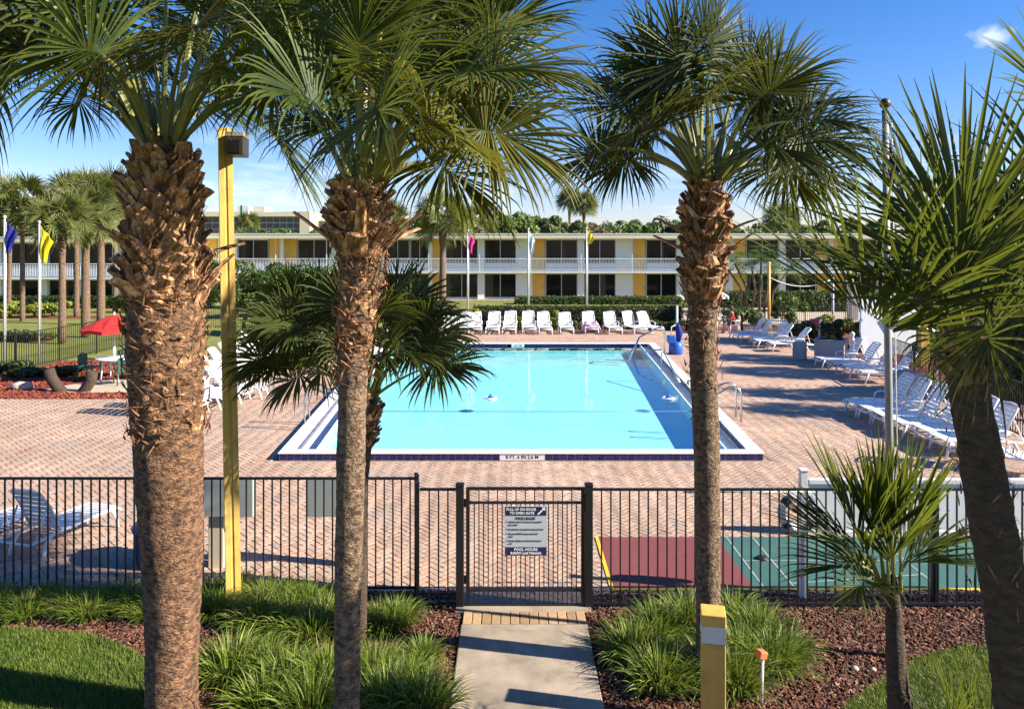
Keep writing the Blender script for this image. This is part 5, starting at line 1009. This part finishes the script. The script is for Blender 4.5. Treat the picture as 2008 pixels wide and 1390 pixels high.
# yellow lamp pole
lp = G(458,1178); t = thing('lamp_pole','tall weathered yellow square pole with a floodlight box on top, left of the slim palm','lamp pole',lp)
top = AT(441,252,lp.y); an = R(24); ux = Vector((math.cos(an),math.sin(an),0)); uy = Vector((-math.sin(an),math.cos(an),0)); b = MB(); prof = [(-.085,-.085),(-.02,-.085),(-.012,-.070),(.012,-.070),(.02,-.085),(.085,-.085),(.085,-.02),(.07,-.012),(.07,.012),(.085,.02),(.085,.085),(-.085,.085)]
V0 = [lp+ux*x+uy*y+Vector((0,0,-.1)) for x,y in prof]; V1 = [Vector((top.x,lp.y,top.z))+ux*x*.92+uy*y*.92 for x,y in prof]; k = len(prof); b.add(V0+V1,[(i,(i+1)%k,k+(i+1)%k,k+i) for i in range(k)]+[tuple(range(k,2*k))]); b.build('shaft', M['yellow_pole'], parent=t)
q = lp.lerp(Vector((top.x,lp.y,top.z)),.56); b = MB(); rt = Matrix.Rotation(an,3,'Z'); b.box(q,(.185,.185,.05),rt); b.build('collar', M['yellow_pole'], parent=t, bevel=.01)
b = MB(); b.box(q+Vector((.0,-.088,-2.02)),(.03,.01,.03),rt); b.build('bolt', M['lamp_dark'], parent=t)
hd = AT(466,284,lp.y-.05); b = MB(); b.box((hd.x,hd.y,hd.z-.03),(.20,.30,.22),Matrix.Rotation(R(8),3,'Z')); hh = b.build('lamp_head', M['lamp_dark'], parent=t, bevel=.012); b = MB(); b.box((hd.x,hd.y,hd.z+.105),(.215,.315,.06),Matrix.Rotation(R(8),3,'Z')); b.build('lamp_cover', M['lamp_top'], parent=t, bevel=.01)
b = MB(); b.box((hd.x,hd.y-.156,hd.z-.04),(.15,.008,.15),Matrix.Rotation(R(8),3,'Z')); b.build('lens', M['glass'], parent=hh)
b = MB(); b.tube([(top.x,lp.y,hd.z),(hd.x-.09,lp.y-.03,hd.z)],.03,8); b.build('bracket', M['lamp_dark'], parent=t)
# bollard light and orange stake
bp_ = Vector(((1398-CX)*6.55/F,6.55,0)); t = thing('bollard_light','yellow square bollard light with a frosted band, in front of the round-crowned palm','bollard light',bp_); rb = Matrix.Rotation(R(-12),3,'Z'); u = .205
b = MB(); b.box(bp_+Vector((0,0,.355)),(u,u,.81),rb); b.build('post_body', M['ochre'], parent=t, bevel=.006); b = MB(); b.box(bp_+Vector((0,0,.835)),(u*.95,u*.95,.148),rb); b.build('lens', M['lens_white'], parent=t); b = MB(); b.box(bp_+Vector((0,0,.962)),(u*1.04,u*1.04,.105),rb); b.build('cap', M['ochre'], parent=t, bevel=.008)
for s1,s2 in ((-1,-1),(1,-1),(1,1),(-1,1)): b = MB(); b.box(bp_+rb@Vector((s1*u*.475,s2*u*.475,.835)),(.014,.014,.148),rb); b.build('lens_corner', M['lens_white'], parent=t)
sp = G(1493,1378); t = thing('marker_stake','white stake with a tilted orange cap among the grass clumps','marker',sp); b = MB(); b.tube([sp+Vector((0,0,-.05)),sp+Vector((.012,0,.42))],.014,8); b.build('stake', M['vinyl'], parent=t); b = MB(); b.box(sp+Vector((.0,0,.455)),(.082,.08,.068),Matrix.Rotation(R(20),3,'Z')@Matrix.Rotation(R(14),3,'Y')); b.build('cap', M['orange'], parent=t, bevel=.008)
for i,(x,y,s,lb) in enumerate(((1676,1310,.04,'pale stone lying on the right mulch, left one'),(1712,1312,.034,'pale stone lying on the right mulch, right one'),(384,1302,.06,'white stone at the foot of the shaggy palm'),(1240,1348,.03,'small white stone on the mulch right of the path'),(312,1378,.05,'pale stone at the bottom left of the shaggy palm'),(38,757,.24,'left pale boulder on the red mulch'),(53,757,.22,'right pale boulder on the red mulch'))):
    p = G(x,y,s*.4); b = MB(); r = random.Random(i); pr = [(.001,-s*.6),(s*.8,-s*.4),(s,0),(s*.7,s*.45),(.001,s*.6)]; b.lathe(pr,9,(0,0,0)); b.v = [(v[0]*r.uniform(.8,1.2)+p.x, v[1]*r.uniform(.7,1.0)+p.y, v[2]*r.uniform(.8,1.1)+p.z) for v in b.v]; tag(b.build('stone', M['stone'], origin=p), lb, 'stone')
# boards on posts behind the left fence and the blue bin
for px0,px1,ppx,lb in ((394,497,421,'grey board on a cream post behind the yellow pole'),(604,706,688,'grey board on a post half hidden by the slim palm')):
    Yb = 9.75; s = Yb/F; t = thing('notice_board', lb, 'notice board', ((ppx-CX)*s,Yb,0)); za, zt = H-(1012-HZ)*s, H-(938-HZ)*s; b = MB(); b.bx((px0-CX)*s,(px1-CX)*s,Yb-.03,Yb+.03,za,zt); b.build('board', M['board_grey'], parent=t, bevel=.006)
    hw = .10 if ppx < 500 else .06; b = MB(); b.bx((ppx-CX)*s-hw,(ppx-CX)*s+hw,Yb+.035,Yb+.2,-.05,zt-.03); b.build('post', M['cream'], parent=t, bevel=.006)
g = Vector((-4.74,9.95,0)); t = thing('trash_bin','blue round trash bin hidden behind the shaggy palm','trash bin',g); b = MB(); b.lathe([(.001,0),(.25,.0),(.29,.04),(.32,.46),(.34,.47),(.34,.50)],24,g); b.build('bin_body', M['bin_blue'], parent=t); b = MB(); b.lathe([(.35,.50),(.35,.515),(.26,.60),(.001,.63)],24,g); b.build('lid', M['bin_blue'], parent=t)
# ================================================================ LOUNGERS
def lounger(name, label, detailed, deg=58):
    """white plastic chaise; foot at local y=0, head towards +y"""
    t = thing(name, label, 'lounger'); W_ = M['white_plastic']; sh = .34; hy = 1.18; w2 = .32; ang = R(deg); L2 = .76
    bd = Vector((0,math.cos(ang),math.sin(ang))); bn = Vector((0,-math.sin(ang),math.cos(ang)))
    b = MB()
    for s in (-1,1): b.tube([(s*w2,-.02,sh-.07),(s*w2,.06,sh-.01),(s*w2,.4,sh+.0),(s*w2,hy,sh),(s*w2,1.72,sh-.03)],.024,8,side=(1,0,0))
    b.tube([(-w2,-.02,sh-.07),(w2,-.02,sh-.07)],.024,8); b.tube([(-w2,1.72,sh-.03),(w2,1.72,sh-.03)],.02,8); link(b.mesh('frame',W_),'frame',t)
    b = MB(); hp = Vector((0,hy,sh+.02))
    for s in (-1,1): b.tube([hp+Vector((s*.30,0,0)), hp+Vector((s*.30,0,0))+bd*L2*.6+bn*.03, hp+Vector((s*.28,0,0))+bd*L2],.021,8,side=(1,0,0))
    b.tube([hp+Vector((-.28,0,0))+bd*L2, hp+Vector((0,0,0))+bd*(L2+.03), hp+Vector((.28,0,0))+bd*L2],.021,8,side=bn); bf = link(b.mesh('backrest_frame',W_),'backrest_frame',t)
    for s in (-1,1):
        b = MB(); b.tube([(s*w2,.16,sh-.02),(s*w2*1.02,.09,sh*.5),(s*w2*1.04,.05,0.0)],[.034,.028,.024],8,side=(1,0,0)); link(b.mesh('leg',W_),'leg',t)
        b = MB(); b.tube([(s*w2,1.38,sh-.02),(s*w2*1.03,1.47,sh*.5),(s*w2*1.05,1.52,0.0)],[.036,.030,.026],8,side=(1,0,0)); link(b.mesh('leg',W_),'leg',t)
        b = MB(); b.tube([(s*w2,.80,sh),(s*w2*1.08,.83,sh+.17),(s*w2*1.1,.95,sh+.21),(s*w2*1.1,1.20,sh+.22),(s*w2,1.34,sh+.18)],.020,8,side=(1,0,0)); link(b.mesh('armrest',W_),'armrest',t)
        b = MB(); b.tube([hp+Vector((s*.29,0,0))+bd*L2*.62-bn*.02,(s*.30,1.60,sh-.02)],.015,6); link(b.mesh('prop',W_),'prop',t)
    sl = MB(); sl.add([(-.295,0,-.006),(.295,0,-.006),(.295,.072,-.006),(-.295,.072,-.006),(-.295,.004,.008),(.295,.004,.008),(.295,.068,.008),(-.295,.068,.008)],[(3,2,1,0),(4,5,6,7),(0,1,5,4),(1,2,6,5),(2,3,7,6),(3,0,4,7)]); sme = sl.mesh('slat',W_)
    seat = [Vector((0,.03+i*.094,sh+.012)) for i in range(12)]; bk = [hp+bd*(.02+i*.092)+bn*.012 for i in range(8)]
    if detailed:
        for p in seat: link(sme,'slat',t,p)
        for p in bk: o = link(sme,'slat',t,p); o.rotation_euler.x = ang
    else:
        for nm, pts, a in (('seat',seat,0),('backrest',bk,ang)):
            b = MB(); rm = Matrix.Rotation(a,3,'X')
            for p in pts: b.add([rm@Vector(v)+p for v in sl.v], sl.f)
            link(b.mesh(nm,W_),nm,t)
    return t
LD = lounger('sun_lounger','x',True,63); LSS = [lounger('sun_lounger','x',False,d) for d in (58,63,52)]; used = set(); NL = [0]
def put_lounger(x, y, heading, label, group, det=False, sc=1.0):
    """(x, y): foot end on the ground; heading: direction (degrees from +X) the foot points to"""
    NL[0] += 1; q = (0,1,0,2,0,1,1,0,2,0)[NL[0]%10]; src = LD if det else LSS[q]; rz = R(heading+90); key = 'd' if det else 's%d' % q
    if key not in used: used.add(key); o = src; o.location = (x,y,0); o.rotation_euler.z = rz; o['label'] = label; o['group'] = group
    else: o = copy_tree(src, (x,y,0), rz, label, group=group)
    o.scale = (sc,)*3; return o
ORD = ['first','second','third','fourth','fifth','sixth','seventh','eighth','ninth','tenth','eleventh','twelfth']
FG = 'loungers in the far row behind the pool'
for i,(px,hd) in enumerate(((873,-92),(901,-92),(926,-92),(960,-91),(993,-91),(1033,-90),(1065,-90),(1107,-88),(1156,-86),(1203,-84),(1252,-72),(1287,-66))):
    Y = 36.55+(i%3)*.06; put_lounger((px+5-CX)*Y/F, Y, hd+random.Random(i).uniform(-4,4), 'white slatted lounger facing the pool, %s from the left in the far row' % ORD[i], FG)
RG = 'white loungers along the right side of the deck'
for i in range(5): put_lounger(10.55-.05*i+random.Random(i).uniform(-.15,.15), 30.7+1.05*i, 178+random.Random(i+9).uniform(-5,5), 'white lounger pointing left, %s from the front in the back right group' % ORD[i], RG)
for i in range(4): put_lounger(11.05-.05*i, 23.5+.98*i, 176+random.Random(i+3).uniform(-4,4), 'white lounger, %s from the front in the right group beside the grey planter' % ORD[i], RG)
for i,(x,y) in enumerate(((8.72,15.25),(8.78,15.95),(8.62,16.72),(8.58,17.45),(8.58,18.15),(8.56,18.85))): put_lounger(x, y, 177+random.Random(i+5).uniform(-4,4), 'white lounger, %s from the front in the right group behind the dark leaning palm' % ORD[i], RG, det=True)
put_lounger(10.0, 13.5, -40, 'white lounger turned towards the viewer at the right edge by the black fence', RG, det=True)
LG = 'white loungers along the left side of the pool'
for i in range(7): put_lounger(-8.0-.17*i, 22.8+1.15*i, 2+random.Random(i+2).uniform(-4,4), 'white lounger facing right, %s from the front in the left row beyond the yellow pole' % ORD[i], LG)
for i in range(4): put_lounger(-7.85+.28*i, 18.95+.72*i, 1+random.Random(i+12).uniform(-3,3), 'white lounger, %s from the front in the short row behind the shaggy palm' % ORD[i], LG)
put_lounger(-6.25, 11.35, 74, 'white slatted lounger seen from behind at the lower left inside the fence', LG, det=True, sc=.88); put_lounger(-7.2, 11.3, 68, 'white slatted lounger cut by the left edge inside the fence', LG, det=True, sc=.88)
# pink towel on a far lounger
tY = 36.9; tx = (1160-CX)*tY/F; k = 14; V = []
for j in range(k+1):
    for i in range(k+1):
        u, v = i/k, j/k; x = tx-.42+u*.95; y = tY+.15+v*.75; hgt = .40+.05*math.sin(u*9)+.04*math.sin(v*8+u*4); e = max(0,abs(u-.5)-.33)*2.6; V.append((x+.04*math.sin(v*9), y-.1*math.sin(u*5), hgt-e*.75+.10*v))
o = bulk('towel', V, [(j*(k+1)+i,j*(k+1)+i+1,(j+1)*(k+1)+i+1,(j+1)*(k+1)+i) for j in range(k) for i in range(k)], M['towel_pink'], origin=(tx,tY+.5,.4), smooth=True); o.modifiers.new('thick','SOLIDIFY').thickness = .03; tag(o,'crumpled pink towel draped over a lounger in the far row','towel')
# pool lift
lb = G(1325,694); t = thing('pool_lift','blue pool lift with a white mast at the far right pool corner','pool lift',lb); b = MB(); b.lathe([(.001,0),(.26,0),(.28,.05),(.28,.42),(.22,.5),(.001,.52)],18,lb); b.build('base_tank', M['lift_blue'], parent=t); b = MB(); b.tube([lb+Vector((.05,0,.5)),lb+Vector((.05,0,1.95))],.045,10); b.build('mast', M['white_plastic'], parent=t)
b = MB(); b.tube([lb+Vector((.10,-.02,.5)),lb+Vector((.14,-.02,.85)),lb+Vector((.10,-.02,1.1)),lb+Vector((.06,-.02,1.28))],[.09,.15,.10,.03],12); b.build('cover', M['flag_blue'], parent=t); b = MB(); b.bx(lb.x-.34,lb.x-.02,lb.y-.22,lb.y+.2,.44,.74); b.build('seat', M['lift_blue'], parent=t, bevel=.04); b = MB(); b.tube([lb+Vector((.05,0,1.2)),lb+Vector((-.2,-.1,1.1)),lb+Vector((-.2,-.1,.74))],.025,8); b.build('arm', M['white_plastic'], parent=t)
# ================================================================ UMBRELLA, TABLE, CHAIRS, PERSON
def parasol(name, label, g, hgt, rad, m, n=8, drop=.34, cut_=None):
    t = thing(name, label, 'parasol', g); b = MB(); b.tube([g,g+Vector((0,0,hgt+.05))],.022,8); b.build('pole', M['white_plastic'], parent=t); b = MB(); b.lathe([(.03,.85),(.045,.87),(.045,1.1),(.03,1.12)],10,g); b.build('pole_sleeve', M['white_plastic'], parent=t)
    b = MB(); A = [g+Vector((math.cos(2*math.pi*(i+.2)/n)*rad, math.sin(2*math.pi*(i+.2)/n)*rad, hgt-drop)) for i in range(n)]; ap = g+Vector((0,0,hgt))
    for i in range(n):
        p, q = A[i], A[(i+1)%n]; m1, m2 = ap.lerp(p,.5)+Vector((0,0,.03)), ap.lerp(q,.5)+Vector((0,0,.03)); md = (p+q)/2+Vector((0,0,.035)); mm = (m1+m2)/2-Vector((0,0,.02))
        P = [ap,m1,p,md,q,m2,mm]; lo_ = [x+Vector((0,0,-.10)) for x in (p,md,q)]; b.add(P,[(0,1,6),(0,6,5),(1,2,3,6),(6,3,4,5)]); b.add([p,md,q]+lo_,[(0,3,4,1),(1,4,5,2)])
    o = b.build('canopy', m, parent=t); o.modifiers.new('thick','SOLIDIFY').thickness = .006
    b = MB(); b.lathe([(.001,hgt+.10),(.022,hgt+.08),(.03,hgt+.03)],8,g); b.build('finial', M['white_plastic'], parent=t); return t
ug = G(224,746); parasol('parasol','red parasol open above the white table at left', ug, 2.12, 1.02, M['red_fabric'], drop=.46)
def round_table(label, g, r_=.55, h=.72):
    t = thing('round_table', label, 'table', g); b = MB(); b.lathe([(.03,h-.02),(r_,h-.02),(r_+.01,h),(r_-.01,h+.025),(.03,h+.03)],24,g); b.build('tabletop', M['white_plastic'], parent=t)
    for k in range(4): a = .78+k*1.57; b = MB(); b.tube([g+Vector((math.cos(a)*.33,math.sin(a)*.33,h-.02)),g+Vector((math.cos(a)*.40,math.sin(a)*.40,0))],.026,8); b.build('leg', M['white_plastic'], parent=t)
round_table('round white table under the red parasol', ug)
def chair_at(label, g, rz, m, src=[None]):
    if src[0] is None or src[0][1] != m:
        t = thing('patio_chair', label, 'chair'); b = MB(); b.bx(-.24,.24,-.24,.24,.40,.44); link(b.mesh('seat',M[m]),'seat',t); b = MB()
        for i in range(5): b.bx(-.21+i*.095,-.15+i*.095,.20,.23,.44,.84)
        b.tube([(-.24,.215,.42),(-.23,.24,.80),(0,.25,.88),(.23,.24,.80),(.24,.215,.42)],.022,8); link(b.mesh('backrest',M[m]),'backrest',t)
        for sx in (-1,1):
            for sy in (-1,1): b = MB(); b.tube([(sx*.22,sy*.21,.42),(sx*.26,sy*.25,0)],.02,6); link(b.mesh('leg',M[m]),'leg',t)
            b = MB(); b.tube([(sx*.24,-.22,.42),(sx*.26,-.20,.64),(sx*.25,.22,.66)],.02,6); link(b.mesh('armrest',M[m]),'armrest',t)
        src[0] = (t,m); t.location = g; t.rotation_euler.z = rz; return t
    return copy_tree(src[0][0], g, rz, label)
for lb_,dx,dy,rz in (('green plastic chair left of the table under the red parasol',-.85,.1,R(90)),('green plastic chair in front of the table under the red parasol, right',.62,-.55,R(-140)),('green plastic chair right of the table under the red parasol',.9,.35,R(-80)),('green plastic chair behind the table under the red parasol',-.25,.9,R(0))): chair_at(lb_, ug+Vector((dx,dy,0)), rz, 'green_plastic')['group'] = 'green chairs round the white table'
for lb_,pts in (('curved palm stump bending left on the red mulch',[(-.5,0,.62),(-.42,0,.35),(-.22,0,.05),(-.05,0,-.1)]),('curved palm stump bending right on the red mulch',[(.34,0,.55),(.30,0,.3),(.12,0,.02),(-.02,0,-.12)])):
    g = G(130 if 'left' in lb_ else 158,766); b = MB(); b.tube([g+Vector(p)*1.05 for p in pts],[.15,.16,.16,.15],12); tag(b.build('stump', M['bark_dark'], origin=g), lb_, 'stump', 'curved stumps on the mulch')
# person at the far table
pg = Vector((11.15,37.3,0)); fx_ = Vector((-1,.12,0)).normalized()
def skin_body(name, m, joints, edges, rads, parent, sub=2):
    me = bpy.data.meshes.new(name); off = root_off(parent); me.from_pydata([tuple(Vector(j)-off) for j in joints],edges,[]); o = link(me,name,parent); me.materials.append(m)
    o.modifiers.new('skin','SKIN'); o.modifiers.new('sub','SUBSURF').levels = sub; o.modifiers['sub'].render_levels = sub
    if not me.skin_vertices: me.attributes  # created with the modifier
    for i,r in enumerate(rads): me.skin_vertices[0].data[i].radius = (r,r) if not isinstance(r,tuple) else r
    me.skin_vertices[0].data[0].use_root = True
    for p in me.polygons: p.use_smooth = True
    return o
def skin_mesh_baked(name, m, joints, edges, rads, parent, sub=2):
    bm_me = bpy.data.meshes.new(name); bm_me.from_pydata([tuple(j) for j in joints],edges,[]); o = bpy.data.objects.new(name,bm_me); C.objects.link(o)
    bpy.context.view_layer.objects.active = o; o.select_set(True)
    md = o.modifiers.new('skin','SKIN')
    import bmesh
    bm = bmesh.new(); bm.from_mesh(bm_me); ly = bm.verts.layers.skin.verify()
    bm.verts.ensure_lookup_table()
    for i,r in enumerate(rads): bm.verts[i][ly].radius = (r,r) if not isinstance(r,tuple) else r; bm.verts[i][ly].use_root = (i == 0)
    bm.to_mesh(bm_me); bm.free(); s = o.modifiers.new('sub','SUBSURF'); s.levels = sub; s.render_levels = sub
    me = bpy.data.meshes.new_from_object(o.evaluated_get(bpy.context.evaluated_depsgraph_get())); bpy.data.objects.remove(o); me.name = name; me.materials.clear(); me.materials.append(m)
    off = root_off(parent); me.transform(Matrix.Translation(-off))
    for p in me.polygons: p.use_smooth = True
    return link(me,name,parent)
per = thing('person','person in a red shirt sitting at the white table beside the round-crowned palm trunk','person',pg)
sx_ = Vector((fx_.y,-fx_.x,0))
def J(f,s,z): return pg+fx_*f+sx_*s+Vector((0,0,z))
jo = [J(0,0,.50),J(.02,0,.72),J(.05,0,.95),J(.07,0,1.07),J(.10,0,1.16),J(.12,0,1.29)]; ed = [(0,1),(1,2),(2,3),(3,4),(4,5)]; ra = [(.15,.12),(.145,.11),(.16,.11),(.055,.055),(.085,.095),(.075,.085)]
for s in (-1,1):
    a = len(jo); jo += [J(.05,s*.19,.98),J(.12,s*.23,.74),J(.36,s*.18,.76),J(.44,s*.17,.77)]; ed += [(2,a),(a,a+1),(a+1,a+2),(a+2,a+3)]; ra += [.055,.042,.034,.03]
    a = len(jo); jo += [J(.05,s*.10,.49),J(.44,s*.13,.50),J(.42,s*.13,.08),J(.56,s*.14,.05)]; ed += [(0,a),(a,a+1),(a+1,a+2),(a+2,a+3)]; ra += [.085,.06,.042,.035]
skin_mesh_baked('body', M['skin'], jo, ed, ra, per)
skin_mesh_baked('shirt', M['shirt_red'], [J(0,0,.47),J(.02,0,.72),J(.05,0,.96),J(.05,.19,.985),J(.10,.23,.80),J(.05,-.19,.985),J(.10,-.23,.80)], [(0,1),(1,2),(2,3),(3,4),(2,5),(5,6)], [(.18,.145),(.175,.135),(.18,.13),.075,.065,.075,.065], per)
skin_mesh_baked('shorts', M['shorts'], [J(-.01,0,.46),J(.08,.10,.475),J(.34,.13,.49),J(.08,-.10,.475),J(.34,-.13,.49)], [(0,1),(1,2),(0,3),(3,4)], [(.18,.12),.11,.085,.11,.085], per)
b = MB(); b.lathe([(.098,-.03),(.112,.02),(.105,.08),(.07,.125),(.001,.14)],14,J(.095,0,1.25)); b.lathe([(.09,-.12),(.10,-.03)],14,J(.06,0,1.25)); b.build('hair', M['hair'], parent=per)
b = MB(); b.lathe([(.001,.015),(.018,.0),(.001,-.03)],8,J(.215,0,1.22)); b.build('nose', M['skin'], parent=per)
chair_at('white plastic chair under the person in the red shirt', pg+Vector((.06,0,0)), math.atan2(fx_.y,fx_.x)+R(90), 'white_plastic')
round_table('round white table in front of the person in the red shirt', pg+fx_*.95+Vector((0,.1,0)), .5)
parasol('parasol','pale green and white parasol half hidden by the round-crowned palm', pg+fx_*.95+Vector((.25,2.4,0)), 2.45, 1.25, M['canvas'], 8, .75)
# ================================================================ RIGHT BACKGROUND THINGS
pg2 = Vector((11.9,27.6,0)); rp = Matrix.Rotation(R(-32),3,'Z'); t = thing('planter_box','grey square planter box between the two right lounger groups','planter',pg2)
for k in range(4): rk = rp@Matrix.Rotation(k*math.pi/2,3,'Z'); b = MB(); b.box(pg2+rk@Vector((0,-.475,.42)),(1.0 if k%2 == 0 else .9,.05,.84),rk); b.build('panel', M['box_grey'], parent=t, bevel=.008)
b = MB(); b.box(pg2+Vector((0,0,.70)),(.9,.9,.06),rp); b.build('soil', M['hedge_core'], parent=t)
for k in range(4): rk = rp@Matrix.Rotation(k*math.pi/2,3,'Z'); b = MB(); b.box(pg2+rk@Vector((0,-.49,.865)),(1.06,.10,.045),rk); b.build('rim', M['box_grey'], parent=t)
shrub('shrub','dark rounded shrub growing out of the grey planter box','shrub',(pg2.x,pg2.y,1.22),(.50,.5,.52),1500,.07,171,DK,None,8)
g = Vector((11.05,28.4,0)); b = MB(); b.box(g+Vector((0,0,.33)),(.45,.45,.66),rp); tag(b.build('storage_box', M['box_grey'], origin=g, bevel=.02),'small grey box standing left of the grey planter','box')
def outline(name, label, cat, px, Y, th, m, lean=0.0):
    P = [AT(x,y,Y) for x,y in px]; n = len(P); z0 = min(p.z for p in P); V = [Vector((p.x,Y+lean*(p.z-z0),p.z)) for p in P]; V2 = [v+Vector((0,th,0)) for v in V]; b = MB(); b.add(V+V2,[tuple(range(n))]+[tuple(range(n,2*n))[::-1]]+[(i,n+i,n+(i+1)%n,(i+1)%n) for i in range(n)])
    return b, Vector((sum(p.x for p in P)/n,Y,0))
b, o_ = outline('', '', '', [(1698,588),(1692,650),(1700,735),(1722,735),(1728,700),(1757,694),(1786,700),(1793,678),(1800,674),(1806,612),(1788,595),(1757,586),(1725,584)], 26.2, .10, None, .12)
t = thing('white_board','big white angular board leaning behind the right loungers','board',o_); b.build('board_face', M['canvas'], parent=t, bevel=.01)
b = MB(); b.box((o_.x,26.36,.9),(.06,.06,1.9)); b.build('support', M['pole_grey'], parent=t); b = MB(); b.box(AT(1719,613,26.2)+Vector((0,.12,0)),(.08,.04,.14)); b.build('handle', M['ink'], parent=t)
g = Vector(((1811-CX)*26.8/F,26.8,0)); t = thing('lamp_post','ochre post with a round cream lamp head right of the white board','lamp post',g); zt = AT(0,598,26.8).z; b = MB(); b.bx(g.x-.15,g.x+.15,g.y-.12,g.y+.12,-.05,zt); b.build('post', M['ochre'], parent=t, bevel=.01); b = MB(); b.lathe([(.1,zt),(.26,zt+.06),(.26,zt+.2),(.2,zt+.28),(.001,zt+.32)],16,g+Vector((-.1,-.05,0))); b.build('lamp_head', M['cream'], parent=t)
g = Vector(((1785-CX)*21.2/F,21.2,0)); t = thing('towel_bin','grey bin with a rounded top behind the near right loungers','bin',g); b = MB(); prof = [(-.4,0),(.4,0),(.4,.56),(.3,.68),(.1,.73),(-.1,.73),(-.3,.68),(-.4,.56)]; b.add([(g.x+x,g.y-.3,z) for x,z in prof]+[(g.x+x,g.y+.3,z) for x,z in prof],[tuple(range(8)),tuple(range(8,16))[::-1]]+[((i+1)%8,i,8+i,8+(i+1)%8) for i in range(8)]); b.build('bin_body', M['box_grey'], parent=t, bevel=.01); b = MB(); b.bx(g.x-.25,g.x+.25,g.y-.315,g.y-.301,.3,.5); b.build('flap', M['board_grey'], parent=t)
g = AT(1846,725,18.4); t = thing('warning_sign','small tilted pink and white sign hanging on the dark right fence','sign',(g.x,18.4,g.z-.25)); rt = Matrix.Rotation(R(6),3,'Y'); b = MB(); b.box(g,(.20,.015,.50),rt); b.build('plate', M['vinyl'], parent=t); b = MB(); b.box(g+Vector((.012,-.012,-.15)),(.19,.006,.16),rt); b.build('red_panel', M['red_sign'], parent=t); b = MB(); b.box(g+Vector((.0,-.012,.02)),(.1,.006,.13),rt); b.build('emblem', M['ink'], parent=t)
g = Vector(((1676-CX)*43/F,43,0)); zt = AT(0,548,43).z; t = thing('utility_cabinet','tall pale grey cabinet at the edge of the tan pavement at right','cabinet',g); b = MB(); b.bx(g.x-.25,g.x+.25,43,43.5,-.05,zt); b.build('cabinet_body', M['cream'], parent=t, bevel=.02); b = MB(); b.bx(g.x-.21,g.x+.21,42.98,42.999,.2,zt-.1); b.build('door', M['box_grey'], parent=t)
g = G(1508,648); g2 = Vector((16.9,g.y+.4,0)); t = thing('net_post','ochre pole holding a sagging cord behind the right loungers','pole',g); zt = AT(0,517,g.y).z; b = MB(); b.tube([g,g+Vector((0,0,zt))],[.08,.07],10); b.build('pole', M['ochre'], parent=t); b = MB(); b.lathe([(.09,zt),(.09,zt+.06),(.001,zt+.1)],10,g); b.build('cap', M['cream'], parent=t)
zt2 = AT(0,543,g2.y).z; t = thing('net_post','white pole holding the right end of the sagging cord','pole',g2); b = MB(); b.tube([g2,g2+Vector((0,0,zt2))],.06,10); b.build('pole', M['vinyl'], parent=t); b = MB(); b.lathe([(.065,zt2),(.065,zt2+.05),(.001,zt2+.08)],10,g2); b.build('cap', M['vinyl'], parent=t)
p1, p2 = g+Vector((0,0,zt-.7)), g2+Vector((0,0,zt2-.1)); b = MB(); b.tube([p1.lerp(p2,i/8)+Vector((0,0,-.45*4*(i/8)*(1-i/8))) for i in range(9)],.03,6); tag(b.build('cord', M['vinyl'], origin=p1),'pale cord sagging between the ochre pole and the white pole','cord')
g = G(1602,672); t = thing('hydrant_sign','small red box on a white post between the right bushes','sign',g); b = MB(); b.tube([g+Vector((.1,0,0)),g+Vector((.1,0,1.05))],.05,8); b.build('post', M['vinyl'], parent=t); b = MB(); b.bx(g.x-.28,g.x+.04,g.y-.1,g.y+.1,.75,1.08); b.build('box', M['red_sign'], parent=t)
g = G(1671,690); t = thing('garden_statue','small white garden ornament by the yellow green plant','statue',g); b = MB(); b.lathe([(.001,0),(.16,0),(.13,.1),(.08,.2),(.13,.42),(.10,.55),(.05,.6),(.10,.68),(.10,.78),(.001,.85)],14,g); b.build('figure', M['vinyl'], parent=t); b = MB(); b.bx(g.x-.16,g.x+.16,g.y-.16,g.y+.16,-.04,-.001); b.build('plinth', M['stone'], parent=t)
